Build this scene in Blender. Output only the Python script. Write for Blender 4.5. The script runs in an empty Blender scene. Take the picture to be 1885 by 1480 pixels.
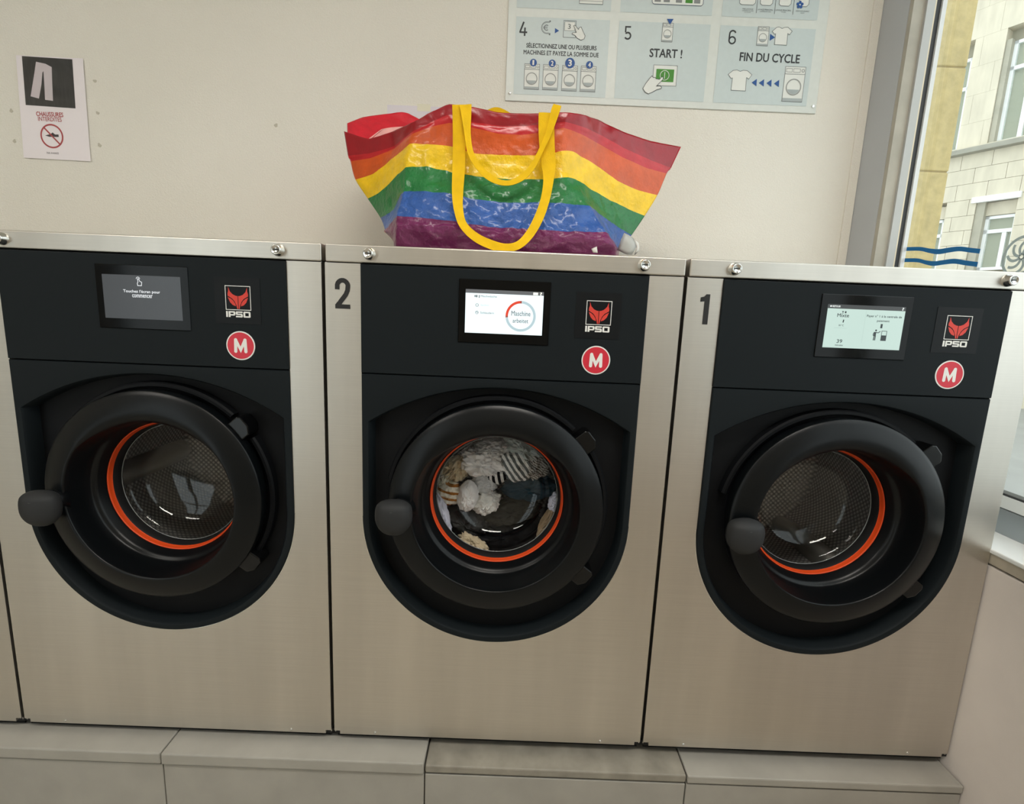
import bpy, bmesh, math, random
from mathutils import Vector, Matrix, noise

random.seed(7)
scene = bpy.context.scene
COL = scene.collection

# ------------------------------------------------------------------ camera
W_, H_, F_ = 1885.0, 1480.0, 943.0
CAM = Vector((0.3690, -1.0009, 0.9398))
PITCH, YAW, ROLL = 0.1706, 0.0032, 0.0413
_f = Vector((math.sin(YAW)*math.cos(PITCH), math.cos(YAW)*math.cos(PITCH), -math.sin(PITCH)))
_r0 = Vector((math.cos(YAW), -math.sin(YAW), 0)); _u0 = _r0.cross(_f)
_r = math.cos(ROLL)*_r0 + math.sin(ROLL)*_u0
_u = -math.sin(ROLL)*_r0 + math.cos(ROLL)*_u0
cam = bpy.data.cameras.new('camera'); camo = bpy.data.objects.new('camera', cam); COL.objects.link(camo)
cam.sensor_width = 36.0; cam.sensor_fit = 'HORIZONTAL'; cam.lens = 36.0*F_/W_
cam.clip_start = 0.02; cam.clip_end = 200
M3 = Matrix((_r, _u, -_f)).transposed()
camo.matrix_world = Matrix.Translation(CAM) @ M3.to_4x4()
scene.camera = camo

# ------------------------------------------------------------------ sky, exposure
world = bpy.data.worlds.new('overcast_sky'); scene.world = world; world.use_nodes = True
_bg = world.node_tree.nodes['Background']
_bg.inputs[0].default_value = (0.93, 0.97, 1.0, 1); _bg.inputs[1].default_value = 1.4
vs = scene.view_settings
vs.view_transform = 'Standard'; vs.look = 'None'; vs.gamma = 1.0; vs.use_curve_mapping = False
vs.exposure = 0.58
LAMP_POWER = 20.0
try:
    scene.cycles.use_denoising = True
    scene.cycles.max_bounces = 10; scene.cycles.transparent_max_bounces = 16
    scene.cycles.sample_clamp_indirect = 4.0
except Exception:
    pass

# ------------------------------------------------------------------ helpers
def lin(c):
    return tuple(((v/12.92) if v <= 0.04045 else ((v+0.055)/1.055)**2.4) for v in [x/255.0 for x in c])

def hit(px, py, ax, val):
    """point of the place seen at photo pixel (px,py) on the plane axis=val"""
    d = _f + _r*((px-W_/2)/F_) - _u*((py-H_/2)/F_)
    t = (val-CAM[ax])/d[ax]
    return CAM + d*t

def zoom(x0, y0, s):
    return lambda a, b: (x0+a/s, y0+b/s)

def material(name, rgb, rough=0.5, metal=0.0, spec=0.5, emit=None, emit_s=0.0, coat=0.0,
             var=0.0, var_scale=8.0, var_stretch=(1, 1, 1), bump=0.0, bump_scale=200.0, bump_stretch=(1, 1, 1),
             bump_dist=0.001, srgb=True):
    m = bpy.data.materials.new(name); m.use_nodes = True
    nt = m.node_tree; b = nt.nodes['Principled BSDF']
    c = lin(rgb) if srgb else rgb
    b.inputs['Base Color'].default_value = (*c, 1)
    b.inputs['Roughness'].default_value = rough; b.inputs['Metallic'].default_value = metal
    b.inputs['Specular IOR Level'].default_value = spec
    if coat: b.inputs['Coat Weight'].default_value = coat
    if emit is not None:
        b.inputs['Emission Color'].default_value = (*lin(emit), 1); b.inputs['Emission Strength'].default_value = emit_s
    tc = None
    def coords(st):
        nonlocal tc
        if tc is None: tc = nt.nodes.new('ShaderNodeTexCoord')
        mp = nt.nodes.new('ShaderNodeMapping'); mp.inputs['Scale'].default_value = st
        nt.links.new(tc.outputs['Object'], mp.inputs['Vector']); return mp
    if var:
        n = nt.nodes.new('ShaderNodeTexNoise'); n.inputs['Scale'].default_value = var_scale; n.inputs['Detail'].default_value = 5
        nt.links.new(coords(var_stretch).outputs[0], n.inputs['Vector'])
        mr = nt.nodes.new('ShaderNodeMapRange'); mr.inputs[1].default_value = 0.25; mr.inputs[2].default_value = 0.75
        mr.inputs[3].default_value = 1-var; mr.inputs[4].default_value = 1+var
        nt.links.new(n.outputs['Fac'], mr.inputs[0])
        mx = nt.nodes.new('ShaderNodeMix'); mx.data_type = 'RGBA'; mx.blend_type = 'MULTIPLY'
        mx.inputs['Factor'].default_value = 1; mx.inputs['A'].default_value = (*c, 1)
        nt.links.new(mr.outputs[0], mx.inputs['B']); nt.links.new(mx.outputs['Result'], b.inputs['Base Color'])
    if bump:
        n = nt.nodes.new('ShaderNodeTexNoise'); n.inputs['Scale'].default_value = bump_scale; n.inputs['Detail'].default_value = 3
        nt.links.new(coords(bump_stretch).outputs[0], n.inputs['Vector'])
        bp = nt.nodes.new('ShaderNodeBump'); bp.inputs['Strength'].default_value = bump; bp.inputs['Distance'].default_value = bump_dist
        nt.links.new(n.outputs['Fac'], bp.inputs['Height']); nt.links.new(bp.outputs[0], b.inputs['Normal'])
    return m

def tag(o, label=None, cat=None, group=None, kind=None):
    if label: o['label'] = label
    if cat: o['category'] = cat
    if group: o['group'] = group
    if kind: o['kind'] = kind
    return o

def empty(name, loc=(0, 0, 0)):
    o = bpy.data.objects.new(name, None); COL.objects.link(o); o.location = loc; o.empty_display_size = 0.05
    return o

def mesh_obj(name, verts, faces, mat, parent=None, smooth=False, bevel=0.0, bseg=2, origin=None):
    me = bpy.data.meshes.new(name); 
    org = Vector(origin) if origin is not None else Vector((0, 0, 0))
    me.from_pydata([tuple(Vector(v)-org) for v in verts], [], faces)
    bm = bmesh.new(); bm.from_mesh(me)
    bmesh.ops.recalc_face_normals(bm, faces=bm.faces[:]); bm.to_mesh(me); bm.free()
    me.materials.append(mat)
    if smooth:
        for p in me.polygons: p.use_smooth = True
    o = bpy.data.objects.new(name, me); COL.objects.link(o); o.location = org
    if parent is not None: o.parent = parent
    if bevel:
        m = o.modifiers.new('bevel', 'BEVEL'); m.width = bevel; m.segments = bseg; m.limit_method = 'ANGLE'; m.angle_limit = 0.6
        m.harden_normals = False
    return o

def box_geo(x0, x1, y0, y1, z0, z1):
    v = [(x0, y0, z0), (x1, y0, z0), (x1, y1, z0), (x0, y1, z0), (x0, y0, z1), (x1, y0, z1), (x1, y1, z1), (x0, y1, z1)]
    f = [(0, 3, 2, 1), (4, 5, 6, 7), (0, 1, 5, 4), (1, 2, 6, 5), (2, 3, 7, 6), (3, 0, 4, 7)]
    return v, f

def box(name, x0, x1, y0, y1, z0, z1, mat, parent=None, bevel=0.0, bseg=2):
    return mesh_obj(name, *box_geo(x0, x1, y0, y1, z0, z1), mat, parent, bevel=bevel, bseg=bseg)

def join_geo(lst):
    V, F = [], []
    for v, f in lst:
        n = len(V); V += list(v); F += [tuple(i+n for i in q) for q in f]
    return V, F

def prism(pts, y0, y1):
    """outline [(x,z)] extruded between y0 and y1"""
    n = len(pts)
    V = [(x, y0, z) for x, z in pts]+[(x, y1, z) for x, z in pts]
    F = [tuple(range(n)), tuple(range(2*n-1, n-1, -1))]+[(i, (i+1) % n, n+(i+1) % n, n+i) for i in range(n)]
    return V, F

def loft(loops, closed=True):
    """loops: list of equal-length point lists"""
    n = len(loops[0]); V = [p for l in loops for p in l]; F = []
    for k in range(len(loops)-1):
        for i in range(n if closed else n-1):
            j = (i+1) % n
            F.append((k*n+i, k*n+j, (k+1)*n+j, (k+1)*n+i))
    return V, F

def lathe(profile, cx, cz, seg=96, a0=0.0, a1=2*math.pi):
    full = abs(a1-a0-2*math.pi) < 1e-6
    n = seg if full else seg+1
    loops = []
    for r, y in profile:
        loops.append([(cx+r*math.cos(a0+(a1-a0)*i/seg), y, cz+r*math.sin(a0+(a1-a0)*i/seg)) for i in range(n)])
    return loft(loops, full)

def disc(cx, cz, r, y, seg=40):
    return [(cx+r*math.cos(2*math.pi*i/seg), y, cz+r*math.sin(2*math.pi*i/seg)) for i in range(seg)], [tuple(range(seg))]

def annulus(cx, cz, r0, r1, y, seg=48, a0=0.0, a1=2*math.pi):
    return lathe([(r0, y), (r1, y)], cx, cz, seg, a0, a1)

def quad(x0, x1, z0, z1, y):
    return [(x0, y, z0), (x1, y, z0), (x1, y, z1), (x0, y, z1)], [(0, 1, 2, 3)]

def flat(pts, y):
    return [(x, y, z) for x, z in pts], [tuple(range(len(pts)))]

def stroke(pts, w, y, closed=False):
    n = len(pts); L, R = [], []
    for i, (x, z) in enumerate(pts):
        if closed: a = pts[i-1]; b = pts[(i+1) % n]
        else: a = pts[max(i-1, 0)]; b = pts[min(i+1, n-1)]
        d1 = Vector((x-a[0], z-a[1])); d2 = Vector((b[0]-x, b[1]-z))
        if d1.length < 1e-9: d1 = d2
        if d2.length < 1e-9: d2 = d1
        d1 = d1.normalized(); d2 = d2.normalized(); t = (d1+d2)
        t = t.normalized() if t.length > 1e-6 else d1
        nn = Vector((-t.y, t.x)); k = max(0.45, abs(nn.dot(Vector((-d1.y, d1.x)))))
        o = nn*(w/2/k)
        L.append((x+o.x, y, z+o.y)); R.append((x-o.x, y, z-o.y))
    V = L+R; F = []
    for i in range(n if closed else n-1):
        j = (i+1) % n; F.append((i, j, n+j, n+i))
    return V, F

def rect_outline(x0, x1, z0, z1, w, y):
    return stroke([(x0, z0), (x1, z0), (x1, z1), (x0, z1)], w, y, True)

def text_geo(s, x0, x1, z0, z1, y, bold=0.0, space=1.0, fit='both'):
    cu = bpy.data.curves.new('t', 'FONT'); cu.body = s; cu.size = 1.0; cu.space_character = space
    cu.fill_mode = 'BOTH'; cu.resolution_u = 3
    o = bpy.data.objects.new('t', cu); COL.objects.link(o)
    dg = bpy.context.evaluated_depsgraph_get(); dg.update()
    me = bpy.data.meshes.new_from_object(o.evaluated_get(dg))
    vs_ = [v.co.copy() for v in me.vertices]; fs = [tuple(p.vertices) for p in me.polygons]
    bpy.data.objects.remove(o); bpy.data.curves.remove(cu); bpy.data.meshes.remove(me)
    if not vs_: return [], []
    ax = min(v.x for v in vs_); bx = max(v.x for v in vs_); ay = min(v.y for v in vs_); by = max(v.y for v in vs_)
    sx = (x1-x0)/(bx-ax); sy = (z1-z0)/(by-ay)
    base_ = [(x0+(v.x-ax)*sx, y, z0+(v.y-ay)*sy) for v in vs_]
    if not bold: return base_, fs
    h = (z1-z0)*bold*1.6; n = len(base_); V2, F2 = [], []
    for k, (dx, dz) in enumerate(((-h, 0), (h, 0), (0, -h), (0, h))):
        V2 += [(a+dx, b-.00002*k, c+dz) for a, b, c in base_]; F2 += [tuple(i+k*n for i in f) for f in fs]
    return V2, F2

def part(name, geos, mat, parent, label=None):
    if isinstance(geos, tuple): geos = [geos]
    # flat prints that overlap inside one piece are laid a hair above each other
    geos = [([(x, y-(k % 12)*2e-5, z) for x, y, z in v], f) if v and max(p[1] for p in v)-min(p[1] for p in v) < 1e-6 else (v, f) for k, (v, f) in enumerate(geos)]
    o = mesh_obj(name, *join_geo(geos), mat, parent)
    if label: o['label'] = label
    return o

def copy_tree(o, parent=None):
    c = o.copy(); COL.objects.link(c); c.parent = parent
    for ch in [k for k in COL.objects if k.parent is o]:
        copy_tree(ch, c)
    return c

# ------------------------------------------------------------------ materials
def wall_material():
    m = bpy.data.materials.new('painted_woven_wallpaper'); m.use_nodes = True
    nt = m.node_tree; b = nt.nodes['Principled BSDF']; N = nt.nodes; L = nt.links
    b.inputs['Roughness'].default_value = 0.6; b.inputs['Specular IOR Level'].default_value = 0.25
    tc = N.new('ShaderNodeTexCoord')
    n = N.new('ShaderNodeTexNoise'); n.inputs['Scale'].default_value = 1.6; n.inputs['Detail'].default_value = 6
    L.new(tc.outputs['Object'], n.inputs['Vector'])
    cr = N.new('ShaderNodeValToRGB'); cr.color_ramp.elements[0].position = .3; cr.color_ramp.elements[1].position = .7
    cr.color_ramp.elements[0].color = (*lin((230, 226, 215)), 1); cr.color_ramp.elements[1].color = (*lin((236, 232, 222)), 1)
    L.new(n.outputs['Fac'], cr.inputs[0]); L.new(cr.outputs[0], b.inputs['Base Color'])
    # woven relief: crossing fine waves broken up by noise
    hs = []
    for d in ('X', 'Z'):
        w = N.new('ShaderNodeTexWave'); w.bands_direction = d; w.inputs['Scale'].default_value = 95 if d == 'X' else 75
        w.inputs['Distortion'].default_value = 9.0; w.inputs['Detail'].default_value = 2; w.inputs['Detail Scale'].default_value = 3
        L.new(tc.outputs['Object'], w.inputs['Vector']); hs.append(w)
    n2 = N.new('ShaderNodeTexNoise'); n2.inputs['Scale'].default_value = 210; n2.inputs['Detail'].default_value = 4
    L.new(tc.outputs['Object'], n2.inputs['Vector'])
    a = N.new('ShaderNodeMath'); a.operation = 'ADD'; L.new(hs[0].outputs['Fac'], a.inputs[0]); L.new(hs[1].outputs['Fac'], a.inputs[1])
    a2 = N.new('ShaderNodeMath'); a2.operation = 'ADD'; L.new(a.outputs[0], a2.inputs[0]); L.new(n2.outputs['Fac'], a2.inputs[1])
    bp = N.new('ShaderNodeBump'); bp.inputs['Strength'].default_value = 0.7; bp.inputs['Distance'].default_value = 0.0009
    sc_ = N.new('ShaderNodeMath'); sc_.operation = 'MULTIPLY'; sc_.inputs[1].default_value = .35; L.new(a.outputs[0], sc_.inputs[0]); L.new(sc_.outputs[0], a2.inputs[0])
    n2m = N.new('ShaderNodeMath'); n2m.operation = 'MULTIPLY'; n2m.inputs[1].default_value = 2.0; L.new(n2.outputs['Fac'], n2m.inputs[0]); L.new(n2m.outputs[0], a2.inputs[1])
    L.new(a2.outputs[0], bp.inputs['Height']); L.new(bp.outputs[0], b.inputs['Normal'])
    return m

M_wall = wall_material()
M_plaster = material('room_plaster', (182, 176, 164), .8)
M_ceiling = material('ceiling_paint', (225, 222, 214), .8)
M_floor = material('floor_tile', (182, 174, 160), .5, var=.1, var_scale=3)
M_lowwall = material('low_wall_tile', (218, 210, 204), .55, var=.08, var_scale=6, bump=.2, bump_scale=120)
M_reveal = material('shaded_reveal_grey', (186, 190, 194), .6, var=.04, var_scale=5)  # shade put into the grey: this wall faces away from the window
M_jamb = material('worn_jamb_plaster', (176, 172, 160), .7, var=.12, var_scale=14, bump=.4, bump_scale=60)
M_frame_white = material('white_window_frame', (225, 228, 228), .35)
M_frame_grey = material('aluminium_frame', (165, 172, 176), .35, metal=.6)
M_gasket_dark = material('dark_window_gasket', (52, 54, 56), .5)
M_cream_strip = material('cream_glazing_bead', (226, 214, 186), .5)
M_tile = material('grey_stone_tile', (158, 155, 147), .42, var=.10, var_scale=11, bump=.15, bump_scale=90)
M_tile2 = material('worn_grey_stone_tile', (140, 135, 124), .5, var=.22, var_scale=22, bump=.25, bump_scale=70)
M_mortar = material('dirty_mortar', (96, 88, 76), .9, var=.2, var_scale=40)

def steel_material():
    m = bpy.data.materials.new('brushed_stainless_steel'); m.use_nodes = True
    nt = m.node_tree; b = nt.nodes['Principled BSDF']; N = nt.nodes; L = nt.links
    b.inputs['Metallic'].default_value = 1.0
    tc = N.new('ShaderNodeTexCoord'); mp = N.new('ShaderNodeMapping'); mp.inputs['Scale'].default_value = (6, 6, 420)
    L.new(tc.outputs['Object'], mp.inputs['Vector'])
    n = N.new('ShaderNodeTexNoise'); n.inputs['Scale'].default_value = 1.0; n.inputs['Detail'].default_value = 4
    L.new(mp.outputs[0], n.inputs['Vector'])
    cr = N.new('ShaderNodeValToRGB'); cr.color_ramp.elements[0].position = .3; cr.color_ramp.elements[1].position = .7
    cr.color_ramp.elements[0].color = (.64, .605, .55, 1); cr.color_ramp.elements[1].color = (.675, .64, .58, 1)
    L.new(n.outputs['Fac'], cr.inputs[0])
    mp2 = N.new('ShaderNodeMapping'); mp2.inputs['Scale'].default_value = (7, 7, .7); L.new(tc.outputs['Object'], mp2.inputs['Vector'])
    n4 = N.new('ShaderNodeTexNoise'); n4.inputs['Scale'].default_value = 1.4; n4.inputs['Detail'].default_value = 4; L.new(mp2.outputs[0], n4.inputs['Vector'])
    mr4 = N.new('ShaderNodeMapRange'); mr4.inputs[1].default_value = .3; mr4.inputs[2].default_value = .7; mr4.inputs[3].default_value = .90; mr4.inputs[4].default_value = 1.05; L.new(n4.outputs['Fac'], mr4.inputs[0])
    mx4 = N.new('ShaderNodeMix'); mx4.data_type = 'RGBA'; mx4.blend_type = 'MULTIPLY'; mx4.inputs['Factor'].default_value = 1
    L.new(cr.outputs[0], mx4.inputs['A']); L.new(mr4.outputs[0], mx4.inputs['B']); L.new(mx4.outputs['Result'], b.inputs['Base Color'])
    n3 = N.new('ShaderNodeTexNoise'); n3.inputs['Scale'].default_value = 4; n3.inputs['Detail'].default_value = 3
    L.new(tc.outputs['Object'], n3.inputs['Vector'])
    mr = N.new('ShaderNodeMapRange'); mr.inputs[3].default_value = .33; mr.inputs[4].default_value = .43
    L.new(n3.outputs['Fac'], mr.inputs[0]); L.new(mr.outputs[0], b.inputs['Roughness'])
    bp = N.new('ShaderNodeBump'); bp.inputs['Strength'].default_value = .05; bp.inputs['Distance'].default_value = .0003
    L.new(n.outputs['Fac'], bp.inputs['Height']); L.new(bp.outputs[0], b.inputs['Normal'])
    return m
M_steel = steel_material()
M_chrome = material('chrome', (225, 225, 222), .18, metal=1.0)
M_black = material('matt_black_plastic', (18, 24, 27), .6, spec=.17, bump=.05, bump_scale=900, bump_dist=.0003)
M_black2 = material('door_black_plastic', (9, 12, 14), .31, spec=.24, bump=.04, bump_scale=900, bump_dist=.0003)
M_blackdeep = material('recess_black_plastic', (9, 11, 14), .6, spec=.2)
M_knob = material('soft_black_grip', (40, 41, 42), .62, spec=.3, bump=.1, bump_scale=700, bump_dist=.0004)
M_hinge = material('gloss_black_hinge', (8, 9, 10), .25, spec=.35)
M_bezel = material('gloss_black_glass', (5, 6, 7), .1, spec=.2)
M_orange = material('orange_rubber', (222, 74, 22), .45)
M_rubber = material('black_rubber', (13, 13, 14), .6)
M_print_black = material('black_vinyl', (24, 24, 24), .5)
M_print_white = material('white_print', (226, 226, 222), .5)
M_print_red = material('red_print', (205, 58, 46), .5)
M_stick_red = material('red_vinyl', (200, 40, 58), .4)
M_rimglass = material('polished_glass_edge', (120, 124, 124), .12)
M_creaseline = material('grip_seam', (70, 72, 72), .4)
M_slot = material('keyhole_black', (10, 10, 10), .6)

def drum_material():
    m = bpy.data.materials.new('dimpled_drum_steel'); m.use_nodes = True
    nt = m.node_tree; b = nt.nodes['Principled BSDF']; N = nt.nodes; L = nt.links
    b.inputs['Metallic'].default_value = .75; b.inputs['Roughness'].default_value = .42
    tc = N.new('ShaderNodeTexCoord')
    uvn = N.new('ShaderNodeUVMap'); uvn.uv_map = 'UVMap'
    mp = N.new('ShaderNodeMapping'); mp.inputs['Rotation'].default_value = (0, 0, math.radians(45)); L.new(uvn.outputs[0], mp.inputs['Vector'])
    v = N.new('ShaderNodeTexVoronoi'); v.voronoi_dimensions = '2D'; v.inputs['Scale'].default_value = 105; v.inputs['Randomness'].default_value = .0
    L.new(mp.outputs[0], v.inputs['Vector'])
    cr = N.new('ShaderNodeValToRGB'); cr.color_ramp.elements[0].position = .18; cr.color_ramp.elements[1].position = .5
    cr.color_ramp.elements[0].color = (.72, .71, .68, 1); cr.color_ramp.elements[1].color = (.30, .30, .29, 1)
    L.new(v.outputs['Distance'], cr.inputs[0]); L.new(cr.outputs[0], b.inputs['Base Color'])
    bp = N.new('ShaderNodeBump'); bp.inputs['Strength'].default_value = .9; bp.inputs['Distance'].default_value = .003; bp.invert = True
    L.new(v.outputs['Distance'], bp.inputs['Height']); L.new(bp.outputs[0], b.inputs['Normal'])
    return m
M_drum = drum_material()
M_drum_plain = material('drum_plain_steel', (170, 168, 160), .35, metal=.8)

def glass_material(name, tint=(1, 1, 1), k=1.0, ior=1.5):
    m = bpy.data.materials.new(name); m.use_nodes = True
    nt = m.node_tree; N = nt.nodes; L = nt.links
    for n in list(N): N.remove(n)
    out = N.new('ShaderNodeOutputMaterial'); mix = N.new('ShaderNodeMixShader')
    tr = N.new('ShaderNodeBsdfTransparent'); tr.inputs[0].default_value = (*tint, 1)
    gl = N.new('ShaderNodeBsdfGlossy'); gl.inputs['Roughness'].default_value = .01; gl.inputs[0].default_value = (1, 1, 1, 1)
    fr = N.new('ShaderNodeLayerWeight'); fr.inputs[0].default_value = .5
    pw = N.new('ShaderNodeMath'); pw.operation = 'POWER'; pw.inputs[1].default_value = 4.0
    mm = N.new('ShaderNodeMath'); mm.operation = 'MULTIPLY_ADD'; mm.inputs[1].default_value = .7*k; mm.inputs[2].default_value = .03*k; mm.use_clamp = True
    L.new(fr.outputs['Facing'], pw.inputs[0]); L.new(pw.outputs[0], mm.inputs[0]); L.new(mm.outputs[0], mix.inputs[0])
    L.new(tr.outputs[0], mix.inputs[1]); L.new(gl.outputs[0], mix.inputs[2]); L.new(mix.outputs[0], out.inputs[0])
    return m
M_glass_door = glass_material('door_glass', (.98, .98, .98), 1.0)
M_glass_win = glass_material('window_glass', (.97, 1.0, .99), .8)
M_sleeve = glass_material('clear_plastic_sleeve', (1, 1, 1), 1.3)

# ------------------------------------------------------------------ room shell
D = 0.66                       # back wall
FZ, CZ = -0.32, 2.55           # floor, ceiling
XL, XR, YB = -2.7, 1.40, -2.5  # left wall, right wall, wall behind the camera
tag(box('floor', XL-.1, XR+.2, YB-.1, D+.1, FZ-.06, FZ, M_floor), kind='structure', label='grey tiled floor of the laundry room')
tag(box('ceiling', XL-.1, XR+.2, YB-.1, D+.1, CZ, CZ+.06, M_ceiling), kind='structure', label='white ceiling of the laundry room')
wb = box('wall_back', XL-.1, XR+.1, D, D+.12, FZ, CZ, M_wall)
tag(wb, 'cream woven wallpaper wall behind the machines', kind='structure')
tag(box('wall_left', XL-.1, XL, YB-.1, D, FZ, CZ, M_plaster), 'plain beige wall on the left', kind='structure')
# wall behind the camera, with a glazed entrance
wf = mesh_obj('wall_front', *join_geo([box_geo(XL, -2.35, YB-.1, YB, FZ, CZ), box_geo(-1.1, XR+.2, YB-.1, YB, FZ, CZ),
                                       box_geo(-2.35, -1.1, YB-.1, YB, 2.15, CZ)]), M_plaster)
tag(wf, 'beige wall around the glazed entrance', kind='structure')
d1 = empty('door_1', (-1.72, YB, FZ)); tag(d1, 'glazed entrance opposite the machines', kind='structure')
def lb(x0, x1, y0, y1, z0, z1, o): return box_geo(x0-o[0], x1-o[0], y0-o[1], y1-o[1], z0-o[2], z1-o[2])
o_ = (-1.72, YB, FZ)
part('door_frame', [lb(a, a+.07, YB-.08, YB-.02, FZ, 2.15, o_) for a in (-2.35, -1.76, -1.17)] +
     [lb(-2.35, -1.1, YB-.08, YB-.02, a, a+.07, o_) for a in (FZ, .6, 2.08)], M_frame_grey, d1)
part('pane', [lb(-2.35, -1.1, YB-.055, YB-.05, FZ, 2.15, o_)], M_glass_win, d1)

# right wall: low tiled part, sill, window, pier
XT = 1.384
SILL = 0.50
tag(box('wall_right', XT, 1.53, YB, D, FZ, .462, M_lowwall, bevel=.003), 'low beige wall under the window on the right', kind='structure')
tag(box('trim_1', XT-.002, 1.53, YB, D, .466, .4895, material('grey_cap_tile', (176, 168, 152), .5, var=.18, var_scale=18), bevel=.002), 'grey cap tiles under the window sill', kind='structure')
tag(box('trim_2', XT-.006, 1.50, YB, .545, .4895, SILL, M_frame_white, bevel=.003), 'white window sill board', kind='structure')
tag(mesh_obj('wall_right_pier', *join_geo([box_geo(1.40, 1.50, .545, D, SILL-.01, CZ), box_geo(1.40, 1.62, YB, -1.7, SILL-.01, CZ),
                                         box_geo(1.40, 1.62, -1.7, .545, 2.3, CZ)]), M_reveal), 'wall corner beside the window, its shade put into a grey colour', kind='structure')
# thin lining board at the wall's right end
tag(box('trim_3', 1.372, 1.3995, D-.004, D, SILL, CZ, M_wall, bevel=.001), 'narrow painted strip at the right end of the wall', kind='structure')

win = empty('window_1', (1.49, -.5, SILL)); tag(win, 'large shop window in the right wall', kind='structure')
def wl(x0, x1, y0, y1, z0, z1): return lb(x0, x1, y0, y1, z0, z1, (1.49, -.5, SILL))
part('jamb', [wl(1.401, 1.432, .530, .5449, SILL, 2.3)], M_jamb, win)
part('stile', [wl(1.432, 1.453, .522, .5449, SILL, 2.3)], material('grey_window_stile', (186, 188, 186), .4), win)
part('glazing_bead', [wl(1.453, 1.460, .527, .5449, SILL, 2.3)], M_cream_strip, win)
part('seal', [wl(1.460, 1.474, .530, .5449, SILL+.07, 2.3)], M_gasket_dark, win)
part('outer_frame', [wl(1.474, 1.4855, .524, .5449, SILL, 2.3)], M_frame_white, win)
part('bottom_rail', [wl(1.474, 1.52, -1.7, .522, SILL, .555)], M_frame_grey, win)
part('bottom_bead', [wl(1.478, 1.51, -1.7, .522, .557, .584)], M_frame_white, win)
part('bottom_seal', [wl(1.481, 1.505, -1.7, .522, .584, .589)], M_gasket_dark, win)
part('mullion', [wl(1.46, 1.52, -.74, -.68, .555, 2.3)], M_frame_white, win)
part('top_rail', [wl(1.46, 1.52, -1.7, .522, 2.24, 2.3)], M_frame_white, win)
part('pane', [wl(1.486, 1.492, -.68, .545, .58, 2.24)], M_glass_win, win)
part('pane', [wl(1.486, 1.492, -1.7, -.74, .58, 2.24)], M_glass_win, win)
# blue wave stickers and round grey emblem on the pane
Zq = zoom(1640, 260, 5.482)
GX = 1.4852
def gp(a, b):
    p = hit(*Zq(a, b), 0, GX); return (p.y+.5, p.z-SILL)
def wave(top, bot):
    T = [gp(*p) for p in top]; Bt = [gp(*p) for p in bot]
    V = [(GX-1.49, y, z) for y, z in T]+[(GX-1.49, y, z) for y, z in Bt]
    n = len(T); return V, [(i, i+1, n+i+1, n+i) for i in range(n-1)]
def vinyl(name, rgb):
    m = material(name, rgb, .5); nt = m.node_tree; N = nt.nodes; L = nt.links
    tl = N.new('ShaderNodeBsdfTranslucent'); tl.inputs[0].default_value = (*lin(rgb), 1)
    mx = N.new('ShaderNodeMixShader'); mx.inputs[0].default_value = .5
    L.new(N['Principled BSDF'].outputs[0], mx.inputs[1]); L.new(tl.outputs[0], mx.inputs[2]); L.new(mx.outputs[0], N['Material Output'].inputs[0])
    return m
M_wave = vinyl('blue_vinyl', (24, 92, 140))
def dense(p, k=5):
    out = []
    for i in range(len(p)-1):
        p0 = p[max(i-1, 0)]; p1 = p[i]; p2 = p[i+1]; p3 = p[min(i+2, len(p)-1)]
        for j in range(k):
            t = j/k
            out.append(tuple(.5*((2*b)+(-a+c)*t+(2*a-5*b+4*c-d)*t*t+(-a+3*b-3*c+d)*t**3) for a, b, c, d in zip(p0, p1, p2, p3)))
    out.append(tuple(p[-1])); return out
w1t = dense([(120, 1070), (290, 1066), (390, 1082), (490, 1088), (590, 1072), (700, 1062), (800, 1075), (905, 1086)])
w1b = dense([(116, 1108), (288, 1106), (388, 1128), (480, 1140), (590, 1122), (690, 1110), (790, 1122), (893, 1134)])
w2t = dense([(102, 1182), (265, 1182), (360, 1203), (455, 1210), (560, 1194), (650, 1186), (770, 1205), (880, 1219)])
w2b = dense([(99, 1221), (262, 1221), (355, 1245), (430, 1258), (540, 1244), (640, 1236), (760, 1254), (868, 1268)])
part('wave_sticker', wave(w1t, w1b), M_wave, win, 'upper blue wave sticker on the pane')
part('wave_sticker', wave(w2t, w2b), M_wave, win, 'lower blue wave sticker on the pane')
M_emb = vinyl('frosted_grey_vinyl', (150, 160, 158))
ec = gp(1318, 1165); er = .0465
def in_x(geo): return [(GX-1.49, ec[0]+x, ec[1]+z) for x, _, z in geo[0]], geo[1]
eg = [in_x(annulus(0, 0, er*.86, er, 0, 56))]
for k in range(8):
    a = k*math.pi/4+.2
    pts = []
    for i in range(9):
        t = i/8; r = er*(.08+.66*t); an = a+.75*t*t
        pts.append((r*math.cos(an), r*math.sin(an)))
    eg.append(in_x(stroke(pts, er*.13, 0)))
eg.append(in_x(stroke([(er*.78*math.cos(math.radians(t)), er*.78*math.sin(math.radians(t))) for t in range(200, 300, 10)], er*.1, 0)))
part('emblem_sticker', eg, M_emb, win, 'round grey pinwheel emblem on the pane')

# small marks left on the wall by removed tape
Zl = zoom(0, 0, 2.945)
M_mark = material('grey_tape_mark', (194, 188, 172), .8)
for i, (a, b, r) in enumerate([(515, 440, 8), (530, 613, 8), (540, 787, 9), (62, 600, 8), (80, 765, 8), (1497, 680, 9), (1836, 140, 4), (1497, 195, 7), (1527, 90, 5)]):
    p = hit(*Zl(a, b), 1, D)
    q = [(p.x+(r*.0006)*(1+.25*math.sin(3*t+i))*math.cos(t), p.z+(r*.0006)*(1+.25*math.cos(2*t+i))*math.sin(t)) for t in [k*math.pi/8 for k in range(16)]]
    part('tape_mark', [prism(q, D-.0012, D+.001)], M_mark if i < 6 else M_wall, wb)

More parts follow.
